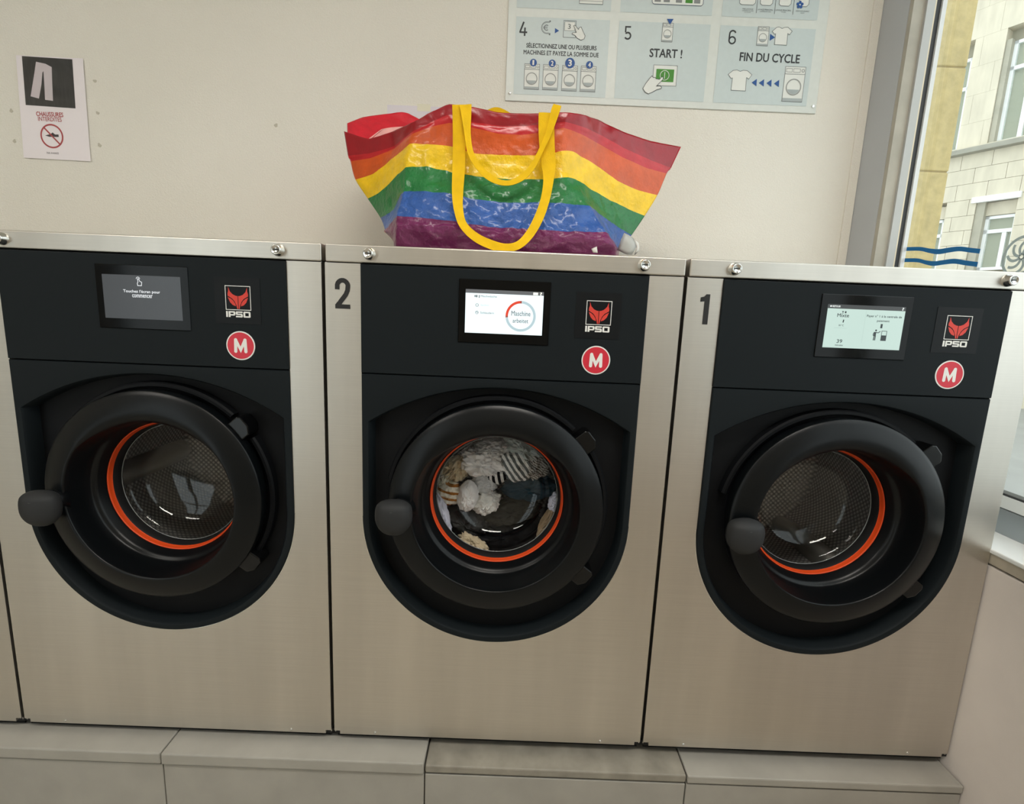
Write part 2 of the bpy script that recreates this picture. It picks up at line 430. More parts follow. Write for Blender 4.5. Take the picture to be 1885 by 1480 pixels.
# ------------------------------------------------------------------ ceiling lamps
def ceiling_lamp(x, y, label, power):
    t = empty('ceiling_light', (x, y, CZ)); tag(t, label, 'lamp', 'ceiling light panels')
    part('frame', [box_geo(-.62, .62, -.16, -.145, -.05, 0), box_geo(-.62, .62, .145, .16, -.05, 0),
                   box_geo(-.62, -.605, -.145, .145, -.05, 0), box_geo(.605, .62, -.145, .145, -.05, 0)], M_frame_white, t)
    md = material('lamp_diffuser', (240, 240, 236), .5, emit=(255, 249, 240), emit_s=power)
    part('diffuser', [box_geo(-.605, .605, -.145, .145, -.044, -.03)], md, t)
ceiling_lamp(-1.5, -1.5, 'long ceiling light panel over the left machines', LAMP_POWER*.62)
ceiling_lamp(.62, -1.25, 'long ceiling light panel over the right machines', LAMP_POWER)

# ------------------------------------------------------------------ plinth
PZ, PF = -0.025, -0.052
pl = empty('plinth', (0, 0, FZ)); tag(pl, 'tiled stone plinth carrying the washing machines', kind='structure')
part('plinth_core', [lb(XL, XT-.001, PF+.016, D-.001, FZ, PZ-.019, (0, 0, FZ))], M_mortar, pl)
joints = [-2.69, -1.48, -.915, -.349, .2163, .7825, 1.3815]
for i in range(len(joints)-1):
    a, b = joints[i]+.0012, joints[i+1]-.0012
    dz = (.008, .008, .008, .008, -.0005, .0)[i]
    o = mesh_obj('coping_tile', *lb(a, b, PF+(0, .002, 0, -.001, .004, .002)[i], D-.002, PZ-.0185, PZ+dz, (0, 0, FZ)), M_tile2 if i == 4 else M_tile, pl, bevel=.003)
    o = mesh_obj('riser_tile', *lb(a, b, PF+.006, PF+.0165, FZ, PZ-.024, (0, 0, FZ)), M_tile, pl, bevel=.0015)

# ------------------------------------------------------------------ washing machine prototype (local x 0..0.69)
CX, CZD = .348, .546         # door axis
UC, UR = (.349, .5165), .2745
def semicircle(cx, cz, r, n):
    return [(cx+r*math.cos(math.pi+math.pi*i/n), cz+r*math.sin(math.pi+math.pi*i/n)) for i in range(n+1)]
wm = empty('washing_machine', (0, 0, 0))
# cabinet
part('cabinet', [box_geo(.0065, .0085, .004, .60, .002, 1.0225), box_geo(.6875, .6895, .004, .60, .002, 1.0225),
                 box_geo(.0065, .6895, .598, .60, .002, 1.0225), box_geo(.0065, .6895, .02, .60, .0, .004)], M_steel, wm)
part('base_frame', [box_geo(.010, .686, .010, .58, -.0125, .0)], M_blackdeep, wm)
part('corner_plug', [box_geo(.0, .022, .006, .02, -.004, .0085)], M_rubber, wm)
part('corner_plug', [box_geo(.674, .6955, .006, .02, -.004, .0085)], M_rubber, wm)
for x in (.05, .64):
    for y in (.06, .52):
        mesh_obj('foot', *join_geo([lathe([(.0, 0), (.02, 0), (.02, .012), (0, .012)], 0, 0, 20)]), M_rubber, wm)
feet = [o for o in COL.objects if o.parent is wm and o.name.startswith('foot')]
for o, (x, y) in zip(feet, [(x, y) for x in (.05, .64) for y in (.06, .52)]):
    o.rotation_euler = (math.pi/2, 0, 0); o.location = (x, y, -.0245)
# steel front with U cut-out and small notched corners
n1 = .0125
out = [(.0065, 1.0215), (.0065, .008), (.0065+n1, .008), (.0065+n1, .0), (.6895-n1, .0), (.6895-n1, .008), (.6895, .008), (.6895, 1.0215), (UC[0]+UR, 1.0215)]
cut = [(UC[0]+UR, UC[1])]+list(reversed(semicircle(UC[0], UC[1], UR, 72)))[1:]
front = out+cut+[(UC[0]-UR, 1.0215)]
# triangulation-friendly: build as strip pieces joined
def front_geo():
    arc = semicircle(UC[0], UC[1], UR, 72)
    V, F = [], []
    # lower part: quads between arc and bottom line
    lo = []
    for x, z in arc: lo.append((min(max(x, .0065+n1), .6895-n1), .0))
    for y in (0.0, .012):
        base = len(V)
        V += [(x, y, z) for x, z in arc]+[(x, y, z) for x, z in lo]
        n = len(arc)
        F += [(base+i, base+i+1, base+n+i+1, base+n+i) for i in range(n-1)]
    n = len(arc); o2 = 2*n
    F += [(i, i+1, o2+i+1, o2+i) for i in range(n-1)]
    F += [(n+i, n+i+1, o2+n+i+1, o2+n+i) for i in range(n-1)]
    return V, F
xl, xr = UC[0]-UR, UC[0]+UR
gL = prism([(.0065, 1.0215), (.0065, .008), (.0065+n1, .008), (.0065+n1, 0), (xl, 0), (xl, 1.0215)], 0.0, .012)
gR = prism([(xr, 1.0215), (xr, 0), (.6895-n1, 0), (.6895-n1, .008), (.6895, .008), (.6895, 1.0215)], 0.0, .012)
def merge(o, d=1e-5):
    bm = bmesh.new(); bm.from_mesh(o.data); bmesh.ops.remove_doubles(bm, verts=bm.verts[:], dist=d)
    # drop internal faces shared by the pieces
    seen = {}
    for f in bm.faces:
        seen.setdefault(tuple(sorted(v.index for v in f.verts)), []).append(f)
    dead = [f for l in seen.values() if len(l) > 1 for f in l]
    if dead: bmesh.ops.delete(bm, geom=dead, context='FACES')
    bmesh.ops.recalc_face_normals(bm, faces=bm.faces[:]); bm.to_mesh(o.data); bm.free()
fp = mesh_obj('front_panel', *join_geo([gL, front_geo(), gR]), M_steel, wm); merge(fp)
_an = [math.pi+math.pi*i/80 for i in range(81)]
for x in (.097, .600):
    part('screw', [lathe([(0, -.0022), (.0018, -.0020), (.0030, -.0008), (.0034, .001)], x, .0068, 14)], M_chrome, wm)
mesh_obj('cutout_edge', *(lambda g: g)((lambda pts: loft([[(x+dx, y_, z+dz_) for x, z, dx, dz_ in pts] for y_, pts in ((.0004, [(UC[0]+(UR-.0002)*math.cos(a), UC[1]+(UR-.0002)*math.sin(a), 0, 0) for a in _an]), (-.0010, [(UC[0]+(UR+.0002)*math.cos(a), UC[1]+(UR+.0002)*math.sin(a), 0, 0) for a in _an]), (-.0002, [(UC[0]+(UR+.0016)*math.cos(a), UC[1]+(UR+.0016)*math.sin(a), 0, 0) for a in _an]))], False))(None)), M_chrome, wm, smooth=True)  # bright chrome strip added for the highlight along the steel cut-out
# lid with two cam locks
part('lid', [box_geo(.0082, .6905, -.002, .61, 1.0232, 1.0562)], M_steel, wm)
lid = [o for o in COL.objects if o.name.startswith('lid')][0]
bv = lid.modifiers.new('bevel', 'BEVEL'); bv.width = .0025; bv.segments = 3
for x in (.092, .6105):
    lk = part('lock', [lathe([(.0118, -.001), (.0118, -.004), (.0104, -.006), (.0098, -.0145), (.0086, -.0165), (.0072, -.0165), (.0068, -.0155), (0, -.0155)], x, 1.0397, 36)], M_chrome, wm)
    for p in lk.data.polygons: p.use_smooth = True
    part('keyhole', [prism([(x-.0045, 1.0391), (x-.0012, 1.0388), (x+.0012, 1.0388), (x+.0045, 1.0391), (x+.0045, 1.0405), (x+.0012, 1.0409), (x-.0012, 1.0409), (x-.0045, 1.0405)], -.0162, -.0154)], M_slot, lk)
# control panel
o = part('control_panel', [box_geo(xl+.0006, xr-.0006, -.0045, .012, .8142, 1.0205)], M_black, wm)
bv = o.modifiers.new('bevel', 'BEVEL'); bv.width = .0012; bv.segments = 2
# lower fascia: loops from outer edge to recess
NA, NS, NB = 40, 14, 72
def ring_loop(top, side_x, inset_r, y, arch):
    """closed loop: top edge left->right, right side down, semicircle, left side up"""
    L = []
    for i in range(NA):
        t = i/(NA-1); x = (UC[0]-side_x)+2*side_x*t
        if arch:
            R = .4713; z = .7927+top-R+math.sqrt(R*R-(x-UC[0])**2)
        else: z = top
        L.append((x, y, z))
    ztr = L[-1][2]
    for i in range(1, NS):
        L.append((UC[0]+side_x, y, ztr+(UC[1]-ztr)*i/NS))
    for i in range(NB+1):
        a = -math.pi*i/NB
        L.append((UC[0]+inset_r*math.cos(a), y, UC[1]+inset_r*math.sin(a)))
    for i in range(1, NS):
        L.append((UC[0]-side_x, y, UC[1]+(ztr-UC[1])*i/NS))
    return L
ro = UR-.0006; ri = .2585
fas = loft([ring_loop(.8122, ro, ro, .012, False), ring_loop(.8122, ro, ro, -.0025, False), ring_loop(.8110, ro-.0015, ro-.0015, -.0045, False),
            ring_loop(.010, ri+.008, ri+.008, -.0055, True), ring_loop(.003, ri+.003, ri+.003, -.0042, True), ring_loop(.0, ri, ri, .000, True), ring_loop(-.003, ri-.003, ri-.003, .030, True)])
fo = mesh_obj('fascia', *fas, M_black, wm)
for p in fo.data.polygons: p.use_smooth = True
fo.modifiers.new('es', 'EDGE_SPLIT').split_angle = math.radians(38)
# recess floor with round hole
lp = ring_loop(-.003, ri-.003, ri-.003, .030, True)
hole = []
for x, y, z in lp:
    a = math.atan2(z-CZD, x-CX); hole.append((CX+.205*math.cos(a), .030, CZD+.205*math.sin(a)))
hole2 = [(CX+(x-CX)*.78, .034, CZD+(z-CZD)*.78) for x, y, z in hole]
part('recess_panel', [loft([lp, hole, hole2])], M_blackdeep, wm)
# raised collar arcs around the door
def arc_band(r0, r1, yb, yf, a0, a1, seg=60):
    prof = [(r0, yb), (r0, yf+.002), (r0+.002, yf), (r1-.003, yf), (r1, yf+.004), (r1, yb)]
    v, f = lathe(prof, CX, CZD, seg, math.radians(a0), math.radians(a1))
    n = seg+1
    f = list(f)+[tuple(k*n for k in range(6)), tuple(k*n+seg for k in range(5, -1, -1))]
    return v, f
o = part('collar', [arc_band(.2205, .231, .031, .008, 48, 168), arc_band(.2205, .231, .031, .008, -32, 33)], M_blackdeep, wm)
# door: lathe ring + funnel + collar
prof = [(.206, .030), (.2165, .004), (.2178, -.012), (.2178, -.0168), (.2174, -.0188), (.2160, -.0202), (.208, -.0238), (.196, -.0285), (.184, -.0318),
        (.1735, -.0336), (.1705, -.0337), (.1690, -.0330), (.1680, -.0306), (.1664, -.022), (.1628, .004), (.1592, .019), (.1562, .0235), (.1535, .0245), (.1500, .0300), (.1445, .0420), (.1428, .0450), (.1428, .060)]
top_prof = prof[:9]+[(.1700, -.0322), (.1630, -.0290), (.1590, -.0260), (.1565, -.023), (.1545, -.019), (.1525, .000), (.1510, .015), (.1500, .0215), (.1490, .0245), (.1470, .0300), (.1440, .0420), (.1428, .0450), (.1428, .060)]
def door_geo(seg=144):
    loops = []
    for (r, y), (r2, y2) in zip(prof, top_prof):
        lp = []
        for i in range(seg):
            an = 2*math.pi*i/seg; t = min(max((math.sin(an)-.50)/.48, 0), 1); t = t*t*(3-2*t)
            rr = r+(r2-r)*t; yy = y+(y2-y)*t
            lp.append((CX+rr*math.cos(an), yy, CZD+rr*math.sin(an)))
        loops.append(lp)
    return loft(loops)
door = mesh_obj('door', *door_geo(), M_black2, wm, smooth=True)
# hinge blocks
def hinge(a_deg, r0, r1, w, y0, y1):
    a = math.radians(a_deg); ca, sa = math.cos(a), math.sin(a)
    pts = [(r0, -w), (r1-.010, -w), (r1, -w+.014), (r1, w-.006), (r1-.006, w), (r0, w)]
    return prism([(CX+p*ca-q*sa, CZD+p*sa+q*ca) for p, q in pts], y0, y1)
for an in (40.0, -37.0):
    h = mesh_obj('hinge', *hinge(an, .205, .247, .021, -.012, .030), M_hinge, door, bevel=.0025)
# orange gasket and glass bowl
o = mesh_obj('seal_ring', *lathe([(.1432, .046), (.1425, .0440), (.1412, .0436), (.1403, .0450), (.1398, .0475), (.1394, .0535), (.1378, .0560)], CX, CZD, 128), M_orange, door, smooth=True)
o['label'] = 'orange rubber ring around the glass'
mesh_obj('rubber_lip', *lathe([(.1380, .0550), (.1366, .0575), (.1352, .0700), (.1345, .0790)], CX, CZD, 96), M_rubber, door, smooth=True)
bowl = [(.1350, .0740), (.1322, .0725), (.1308, .0740), (.1300, .0770), (.1280, .0830), (.1262, .0845), (.1245, .0865), (.1232, .092), (.119, .104), (.111, .1155), (.098, .126), (.078, .1330), (.05, .1365), (.022, .138), (.0005, .1383)]
o = mesh_obj('glass_bowl', *lathe(bowl, CX, CZD, 96), M_glass_door, door, smooth=True)
o = mesh_obj('glass_rim', *lathe([(.1330, .0735), (.1326, .0722), (.1318, .0722), (.1314, .0735)], CX, CZD, 96), M_rimglass, door, smooth=True)
# handle knob: egg-shaped grip with a thumb crease, on a short neck
def knob_geo(cx, cy, cz):
    loops = []; ns, nr = 40, 26
    for k in range(nr+1):
        th = math.pi*k/nr; loop = []
        for i in range(ns):
            ph = 2*math.pi*i/ns
            cp, sp = math.cos(ph), math.sin(ph); cp = math.copysign(abs(cp)**.82, cp); sp = math.copysign(abs(sp)**.82, sp)
            x = abs(math.sin(th))**.85*cp; z = abs(math.sin(th))**.85*sp; y = -math.cos(th)
            zz = z*.0400; xx = x*.0365; yy = y*.025
            if z > .48: zz = (.48+(z-.48)*.62)*.0400        # flattened thumb rest on top
            if z < 0: xx *= 1-.16*z*z
            loop.append((cx+xx, cy+yy, cz+zz-.0015))
        loops.append(loop)
    v1, f1 = loft(loops)
    return v1, f1
kn = mesh_obj('handle', *join_geo([knob_geo(.150, -.052, .533)]), M_knob, door, smooth=True)
kn['label'] = 'rounded black grip of the door'
# neck from the ring to the grip
def tube(pts, rad, seg=14):
    loops = []
    for i, (p, r) in enumerate(zip(pts, rad)):
        a = Vector(pts[max(i-1, 0)]); b = Vector(pts[min(i+1, len(pts)-1)]); t = (b-a).normalized()
        s = t.cross(Vector((0, 0, 1))); s = s.normalized() if s.length > 1e-4 else Vector((1, 0, 0)); q = s.cross(t)
        loops.append([tuple(Vector(p)+s*(r*math.cos(2*math.pi*k/seg))+q*(r*math.sin(2*math.pi*k/seg))) for k in range(seg)])
    v, f = loft(loops); n = len(pts)
    f = list(f)+[tuple(range(seg)), tuple((n-1)*seg+k for k in range(seg-1, -1, -1))]
    return v, f
mesh_obj('handle_neck', *tube([(.150, -.045, .536), (.158, -.03, .537), (.172, -.015, .539)], [.024, .022, .024]), M_black2, door, smooth=True)
# crease line on the grip
cre = [(.150+.029*math.sin(t), -.0752+.0125*math.sin(t)**2, .5535-.007*math.cos(t)) for t in [-1.25+2.5*i/14 for i in range(15)]]
mesh_obj('grip_crease', *tube(cre, [.0007]*15, 6), M_creaseline, door, smooth=True)
# latch keeper on the left of the recess

# drum
DR = .205
tubg = mesh_obj('tub_seal', *lathe([(.1435, .052), (.150, .056), (.158, .075), (.170, .088)], CX, CZD, 72), M_rubber, wm, smooth=True)
dr = mesh_obj('drum', *lathe([(.168, .086), (.178, .082), (.196, .088), (DR, .100), (DR, .40), (.195, .412), (.12, .418), (.0005, .425)], CX, CZD, 96), M_drum, wm, smooth=True)
_uv = dr.data.uv_layers.new(name='UVMap')
for pg_ in dr.data.polygons:
    back = pg_.center.y > .405
    a0_ = math.atan2(pg_.center.z-CZD, pg_.center.x-CX)
    for li in pg_.loop_indices:
        c_ = dr.data.vertices[dr.data.loops[li].vertex_index].co
        if back: _uv.data[li].uv = (c_.x, c_.z)
        else:
            an_ = math.atan2(c_.z-CZD, c_.x-CX)
            if an_-a0_ > math.pi: an_ -= 2*math.pi
            if an_-a0_ < -math.pi: an_ += 2*math.pi
            _uv.data[li].uv = (an_*DR, c_.y)
def lifter(a_deg):
    a = math.radians(a_deg); loops = []
    for k in range(9):
        y = .11+.28*k/8; h = .052*math.sin(math.pi*min(max((k+.6)/9.2, .08), .92))**.5; wd = .030
        loop = []
        for q, r in ((-wd, DR-.001), (-wd*.45, DR-h*.75), (0, DR-h), (wd*.45, DR-h*.75), (wd, DR-.001)):
            loop.append((CX+r*math.cos(a)-q*math.sin(a), y, CZD+r*math.sin(a)+q*math.cos(a)))
        loops.append(loop)
    v, f = loft(loops); f = list(f)+[tuple(range(5)), tuple(40+k for k in range(4, -1, -1))]
    return v, f
for a in (65, 185, 305):
    mesh_obj('lifter', *lifter(a), M_drum_plain, dr, smooth=True)
# screen bezel
SX0, SX1, SZ0, SZ1 = .2757, .4242, .9005, .9825
o = part('screen', [box_geo(.2625, .4378, -.0066, -.004, .8815, 1.0015)], M_bezel, wm, 'glossy black touch screen')
bv = o.modifiers.new('bevel', 'BEVEL'); bv.width = .001
# maker's plate
PLX0, PLX1, PLZ0, PLZ1 = .4865, .5740, .8990, .9860
lg = part('logo_plate', [box_geo(PLX0, PLX1, -.0052, -.0042, PLZ0, PLZ1)], material('satin_black_plate', (12, 15, 18), .45, spec=.22), wm)
lx0, lx1, lz0, lz1 = .5070, .5555, .9250, .9708; yl = -.0054
part('logo_frame', [rect_outline(lx0+.0006, lx1-.0006, lz0+.0006, lz1-.0006, .0012, yl)], M_print_white, lg)
def L2(u, v): return (lx0+(lx1-lx0)*u, lz1-(lz1-lz0)*v)
half = [(.13, .06), (.19, .24), (.30, .36), (.42, .415), (.488, .42), (.488, .95), (.455, .95), (.425, .80), (.36, .64), (.27, .53), (.10, .42), (.10, .32), (.13, .22)]
eye = [(.10, .47), (.22, .535), (.32, .63), (.385, .75), (.40, .84), (.28, .79), (.18, .68)]
fx = []
for sgn in (0, 1):
    for pl_ in (half, eye):
        fx.append(flat([L2(1-u if sgn else u, v) for u, v in pl_], yl-.0001*sgn*0))
part('emblem', fx, M_print_red, lg, 'red fox-mask emblem')
# IPSO lettering
def rects(rs, x0, z0, h, y): return [quad(x0+a*h, x0+b*h, z0+c*h, z0+d*h, y) for a, b, c, d in rs]
hL = .0112; z0L = .9115; x0L = .5070; wL = .0472/hL
k = wL/4.07
I_ = [(0, .30, 0, 1)]
P_ = [(0, .30, 0, 1), (.30, 1.02, .76, 1), (.82, 1.12, .42, .92), (.30, 1.02, .27, .51)]
S_ = [(0.06, 1.12, .76, 1), (0, .30, .48, .94), (.06, 1.06, .39, .62), (.84, 1.14, .06, .50), (0.0, 1.06, 0, .24)]
O_ = [(.08, 1.10, .76, 1), (.08, 1.10, 0, .24), (0, .30, .08, .92), (.88, 1.18, .08, .92)]
lt = []
for rs, ox in ((I_, 0), (P_, .42), (S_, 1.62), (O_, 2.86)):
    lt += rects([(a*k+ox*k, b*k+ox*k, c, d) for a, b, c, d in rs], x0L, z0L, hL, yl)
part('lettering', lt, M_print_white, lg)
# round M sticker
st = part('size_sticker', [lathe([(0, -.0050), (.0278, -.0050), (.0280, -.0044)], .5318, .8572, 48)], M_print_white, wm, 'round red sticker with a white letter')
part('sticker_face', [annulus(.5318, .8572, .0, .0256, -.0052, 48)], M_stick_red, st)
mx, mz, mw, mh = .5318, .8572, .0098, .0112
part('sticker_letter', [stroke([(mx-mw, mz-mh), (mx-mw+.0008, mz+mh)], .0062, -.0054), stroke([(mx+mw, mz-mh), (mx+mw-.0008, mz+mh)], .0062, -.0054),
                        stroke([(mx-mw+.0008, mz+mh), (mx, mz-mh*.72), (mx+mw-.0008, mz+mh)], .0056, -.0055)] +
     [disc(mx+sx*(mw-(.0008 if sz > 0 else 0)), mz+sz*mh, .0031, -.0054, 16) for sx in (-1, 1) for sz in (-1, 1)], M_print_white, st)

# ------------------------------------------------------------------ four machines in the row
P = .69
def child(m, nm):
    return [o for o in COL.objects if o.parent is m and o.name.split('.')[0] == nm][0]
wm2 = wm
wm3 = copy_tree(wm); wm3.location = (-P, 0, 0)
wm1 = copy_tree(wm); wm1.location = (P, 0, 0)
wm4 = copy_tree(wm); wm4.location = (-2*P, 0, 0)
for m_ in (wm1, wm2, wm3, wm4):
    for o in [k for k in COL.objects if k.parent is m_ and k.name.startswith('foot')]:
        o.location.z = -.0165 if o.location.x+m_.location.x < .2163 else -.0245
grp = 'stainless washing machines in a row'
tag(wm2, 'stainless washing machine marked 2, full of laundry, under the rainbow bag', 'washing machine', grp)
tag(wm1, 'stainless washing machine marked 1, empty, next to the window', 'washing machine', grp)
tag(wm3, 'empty stainless washing machine left of number 2, with a dark grey screen', 'washing machine', grp)
tag(wm4, 'stainless washing machine of which only a sliver shows at the left edge', 'washing machine', grp)
# the running machine's handle sits a little higher
kd = child(wm2, 'door')
for nm in ('handle', 'handle_neck', 'grip_crease'):
    child(kd, nm).location.z = .010

YD = -.0069
def U(u, v): return (SX0+(SX1-SX0)*u, SZ1-(SZ1-SZ0)*v)
def stext(s, u0, u1, v0, v1, bold=0.0):
    a = U(u0, v1); b = U(u1, v0); return text_geo(s, a[0], b[0], a[1], b[1], YD-.0002, bold)
def sq(u0, u1, v0, v1, dy=0):
    a = U(u0, v1); b = U(u1, v0); return quad(a[0], b[0], a[1], b[1], YD-dy)
def em(name, rgb, s): return material(name, (0, 0, 0), .25, emit=rgb, emit_s=s)
# machine left of 2: sleeping screen
s3 = child(wm3, 'screen')
part('display', sq(0, 1, 0, 1), em('display_dark_grey', (62, 64, 66), .72), s3)
M_dtxt = em('display_white_text', (235, 238, 240), .7)
part('display_lettering', [stext("Touchez l'\u00e9cran pour", .26, .73, .33, .415, .012), stext('commencer', .37, .63, .435, .505, .012)], M_dtxt, s3)
hc = U(.475, .16)
part('touch_icon', [stroke([(hc[0]-.004, hc[1]-.002), (hc[0]-.0035, hc[1]-.006), (hc[0]+.0035, hc[1]-.006), (hc[0]+.0045, hc[1]+.0005), (hc[0]+.001, hc[1]+.002), (hc[0]-.001, hc[1]+.007), (hc[0]-.003, hc[1]+.0065), (hc[0]-.0025, hc[1]+.001)], .0012, YD-.0003, True),
                    annulus(hc[0]-.002, hc[1]+.0065, .0028, .0038, YD-.0004, 20, 0, math.pi)], M_dtxt, s3)
# machine 2: running
s2 = child(wm2, 'screen')
part('display', sq(0, 1, 0, 1), em('display_bright_white', (232, 250, 252), .84), s2)
part('display_header', sq(0, 1, 0, .085, .0001), em('display_grey_bar', (110, 112, 114), .6), s2)
M_dgrey = em('display_grey_text', (120, 128, 134), .6); M_dlight = em('display_light_grey', (184, 206, 212), .72)
part('header_icons', [sq(.865, .925, .02, .075, .0002), stext('?', .955, .975, .015, .08, .03)], em('display_icon_white', (250, 250, 225), 1.1), s2)
rc = U(.715, .575)
part('progress_track', [annulus(*rc, .0242, .0290, YD-.0001, 48, math.radians(188), math.radians(446))], M_dlight, s2)
part('progress_arc', [annulus(*rc, .0242, .0290, YD-.0002, 24, math.radians(94), math.radians(180))], em('display_red', (222, 72, 50), .75), s2)
part('arc_ends', [annulus(*rc, .0242, .0290, YD-.0002, 6, math.radians(87), math.radians(94)), annulus(*rc, .0242, .0290, YD-.0002, 6, math.radians(180), math.radians(187))], em('display_brown', (150, 80, 70), .8), s2)
part('display_lettering', [stext('Maschine', .595, .84, .455, .565, .01), stext('arbeitet', .615, .815, .63, .725, .01)], M_dgrey, s2)
part('display_small_lettering', [stext('Mischw\u00e4sche', .195, .40, .125, .17, .01), stext('Schleudern', .195, .37, .50, .55, .008)], M_dgrey, s2)
part('display_faint_lettering', [stext('Sp\u00fclen', .195, .30, .33, .38)], M_dlight, s2)
ic1, ic2 = U(.15, .355), U(.15, .525)
part('display_icons', [annulus(*ic1, .0022, .0030, YD-.0002, 20), annulus(*ic2, .0024, .0031, YD-.0002, 20), stroke([(ic2[0]-.002, ic2[1]), (ic2[0], ic2[1]+.0012), (ic2[0]+.002, ic2[1]-.0008)], .0008, YD-.0002),
                       sq(.115, .128, .13, .175, .0002), sq(.135, .15, .125, .18, .0002), sq(.17, .18, .125, .19, .0002)], em('display_dark_text', (60, 66, 70), .8), s2)
# machine 1: asks for payment
s1 = child(wm1, 'screen')
part('display', sq(0, 1, 0, 1), em('display_pale_green', (200, 224, 214), .66), s1)
part('display_header', sq(0, 1, 0, .095, .0001), em('display_dark_bar', (62, 64, 64), .7), s1)
part('header_lettering', [stext('RETOUR', .06, .16, .025, .065, .02), stext('?', .955, .975, .02, .08, .03), flat([U(.02, .045), U(.04, .02), U(.04, .035), U(.052, .035), U(.052, .055), U(.04, .055), U(.04, .07)], YD-.0002)],
     em('display_header_white', (230, 236, 232), .8), s1)
M_dk = em('display_ink', (52, 60, 62), .6)
part('display_lettering', [stext('Mixte', .135, .285, .205, .285, .012), stext('1', .71, .735, .41, .505, .012), stext('39', .175, .245, .80, .885, .01)], M_dk, s1)
part('display_small_lettering', [stext('Payer n\u00b0 1 \u00e0 la centrale de', .515, .965, .205, .275, .012), stext('paiement', .655, .815, .315, .375, .012), stext('30 \u00b0C', .17, .235, .455, .495, .012), stext('minutes', .16, .26, .915, .955, .008)], M_dk, s1)
pi = U(.22, .38)
part('display_lines', [sq(.115, .28, .535, .54, .0001), sq(.497, .499, .12, .86, .0001)], em('display_hairline', (160, 180, 174), .75), s1)
hx, hz = U(.655, .56); kx, kz = U(.77, .68)
part('display_pictogram', [disc(hx+.001, hz, .0018, YD-.0002, 16), stroke([(hx, hz-.003), (hx-.0003, hz-.011)], .0042, YD-.0002), stroke([(hx-.0012, hz-.010), (hx-.0016, hz-.019)], .0019, YD-.0002), stroke([(hx+.0012, hz-.010), (hx+.001, hz-.019)], .0019, YD-.0002),
                           stroke([(hx+.001, hz-.0035), (hx+.0055, hz-.0045), (hx+.0095, hz-.0015)], .0014, YD-.0002), stroke([(hx-.002, hz-.0035), (hx-.0035, hz-.007), (hx-.003, hz-.0105)], .0014, YD-.0002),
                           rect_outline(kx-.0048, kx+.0048, kz-.009, kz+.009, .0010, YD-.0002), quad(kx-.0048, kx+.0048, kz-.009, kz+.001, YD-.0002),
                           stroke([(pi[0], pi[1]-.0025), (pi[0]+.0006, pi[1]+.003)], .0022, YD-.0002),
                           flat([U(.185, .15), U(.215, .15), U(.20, .185)], YD-.0002), sq(.225, .245, .15, .195, .0002), sq(.19, .21, .19, .20, .0002)], M_dk, s1)

_lp = hit(1369, 860, 1, .028)
part('latch_pin', [lathe([(.0, .022), (.0022, .0222), (.003, .031)], _lp.x-P, _lp.z, 14)], M_chrome, wm1)
# machine numbers (black vinyl figures on the left steel strip)
def digit2(x, z):
    pts = []
    for i in range(13):
        a = math.radians(188-i*(188-(-30))/12); pts.append((x+.0147+.0103*math.cos(a), z+.0465-.0040+.0108*math.sin(a)*1.0))
    g = stroke([(x+.0044, z+.036)]+pts[0:11]+[(x+.0240, z+.0345), (x+.0205, z+.0265), (x+.0105, z+.0135), (x+.0046, z+.0030)], .0088, -.0006)
    return [g, quad(x+.0002, x+.0288, z, z+.0082, -.0007), flat([(x+.0002, z+.0070), (x+.0100, z+.0070), (x+.0130, z+.0158), (x+.0040, z+.0125)], -.0007)]
part('machine_number', digit2(.0250, .9360), M_print_black, wm2, 'black figure 2 on the steel strip')
d1x = .0345
part('machine_number', [flat([(d1x+.0080, .9345), (d1x+.0178, .9345), (d1x+.0178, .9915), (d1x+.0105, .9915), (d1x+.0065, .9868), (d1x, .9850), (d1x, .9770), (d1x+.0080, .9780)], -.0007)], M_print_black, wm1, 'black figure 1 on the steel strip')

# ------------------------------------------------------------------ rainbow bag on machine 2
LIDZ = 1.0562
Zb = zoom(600, 160, 2.772)
bag = empty('shopping_bag', (.36, .36, LIDZ))
tag(bag, 'large rainbow striped woven plastic bag with yellow handles on top of machine 2', 'bag')
BO = Vector((.36, .36, LIDZ))
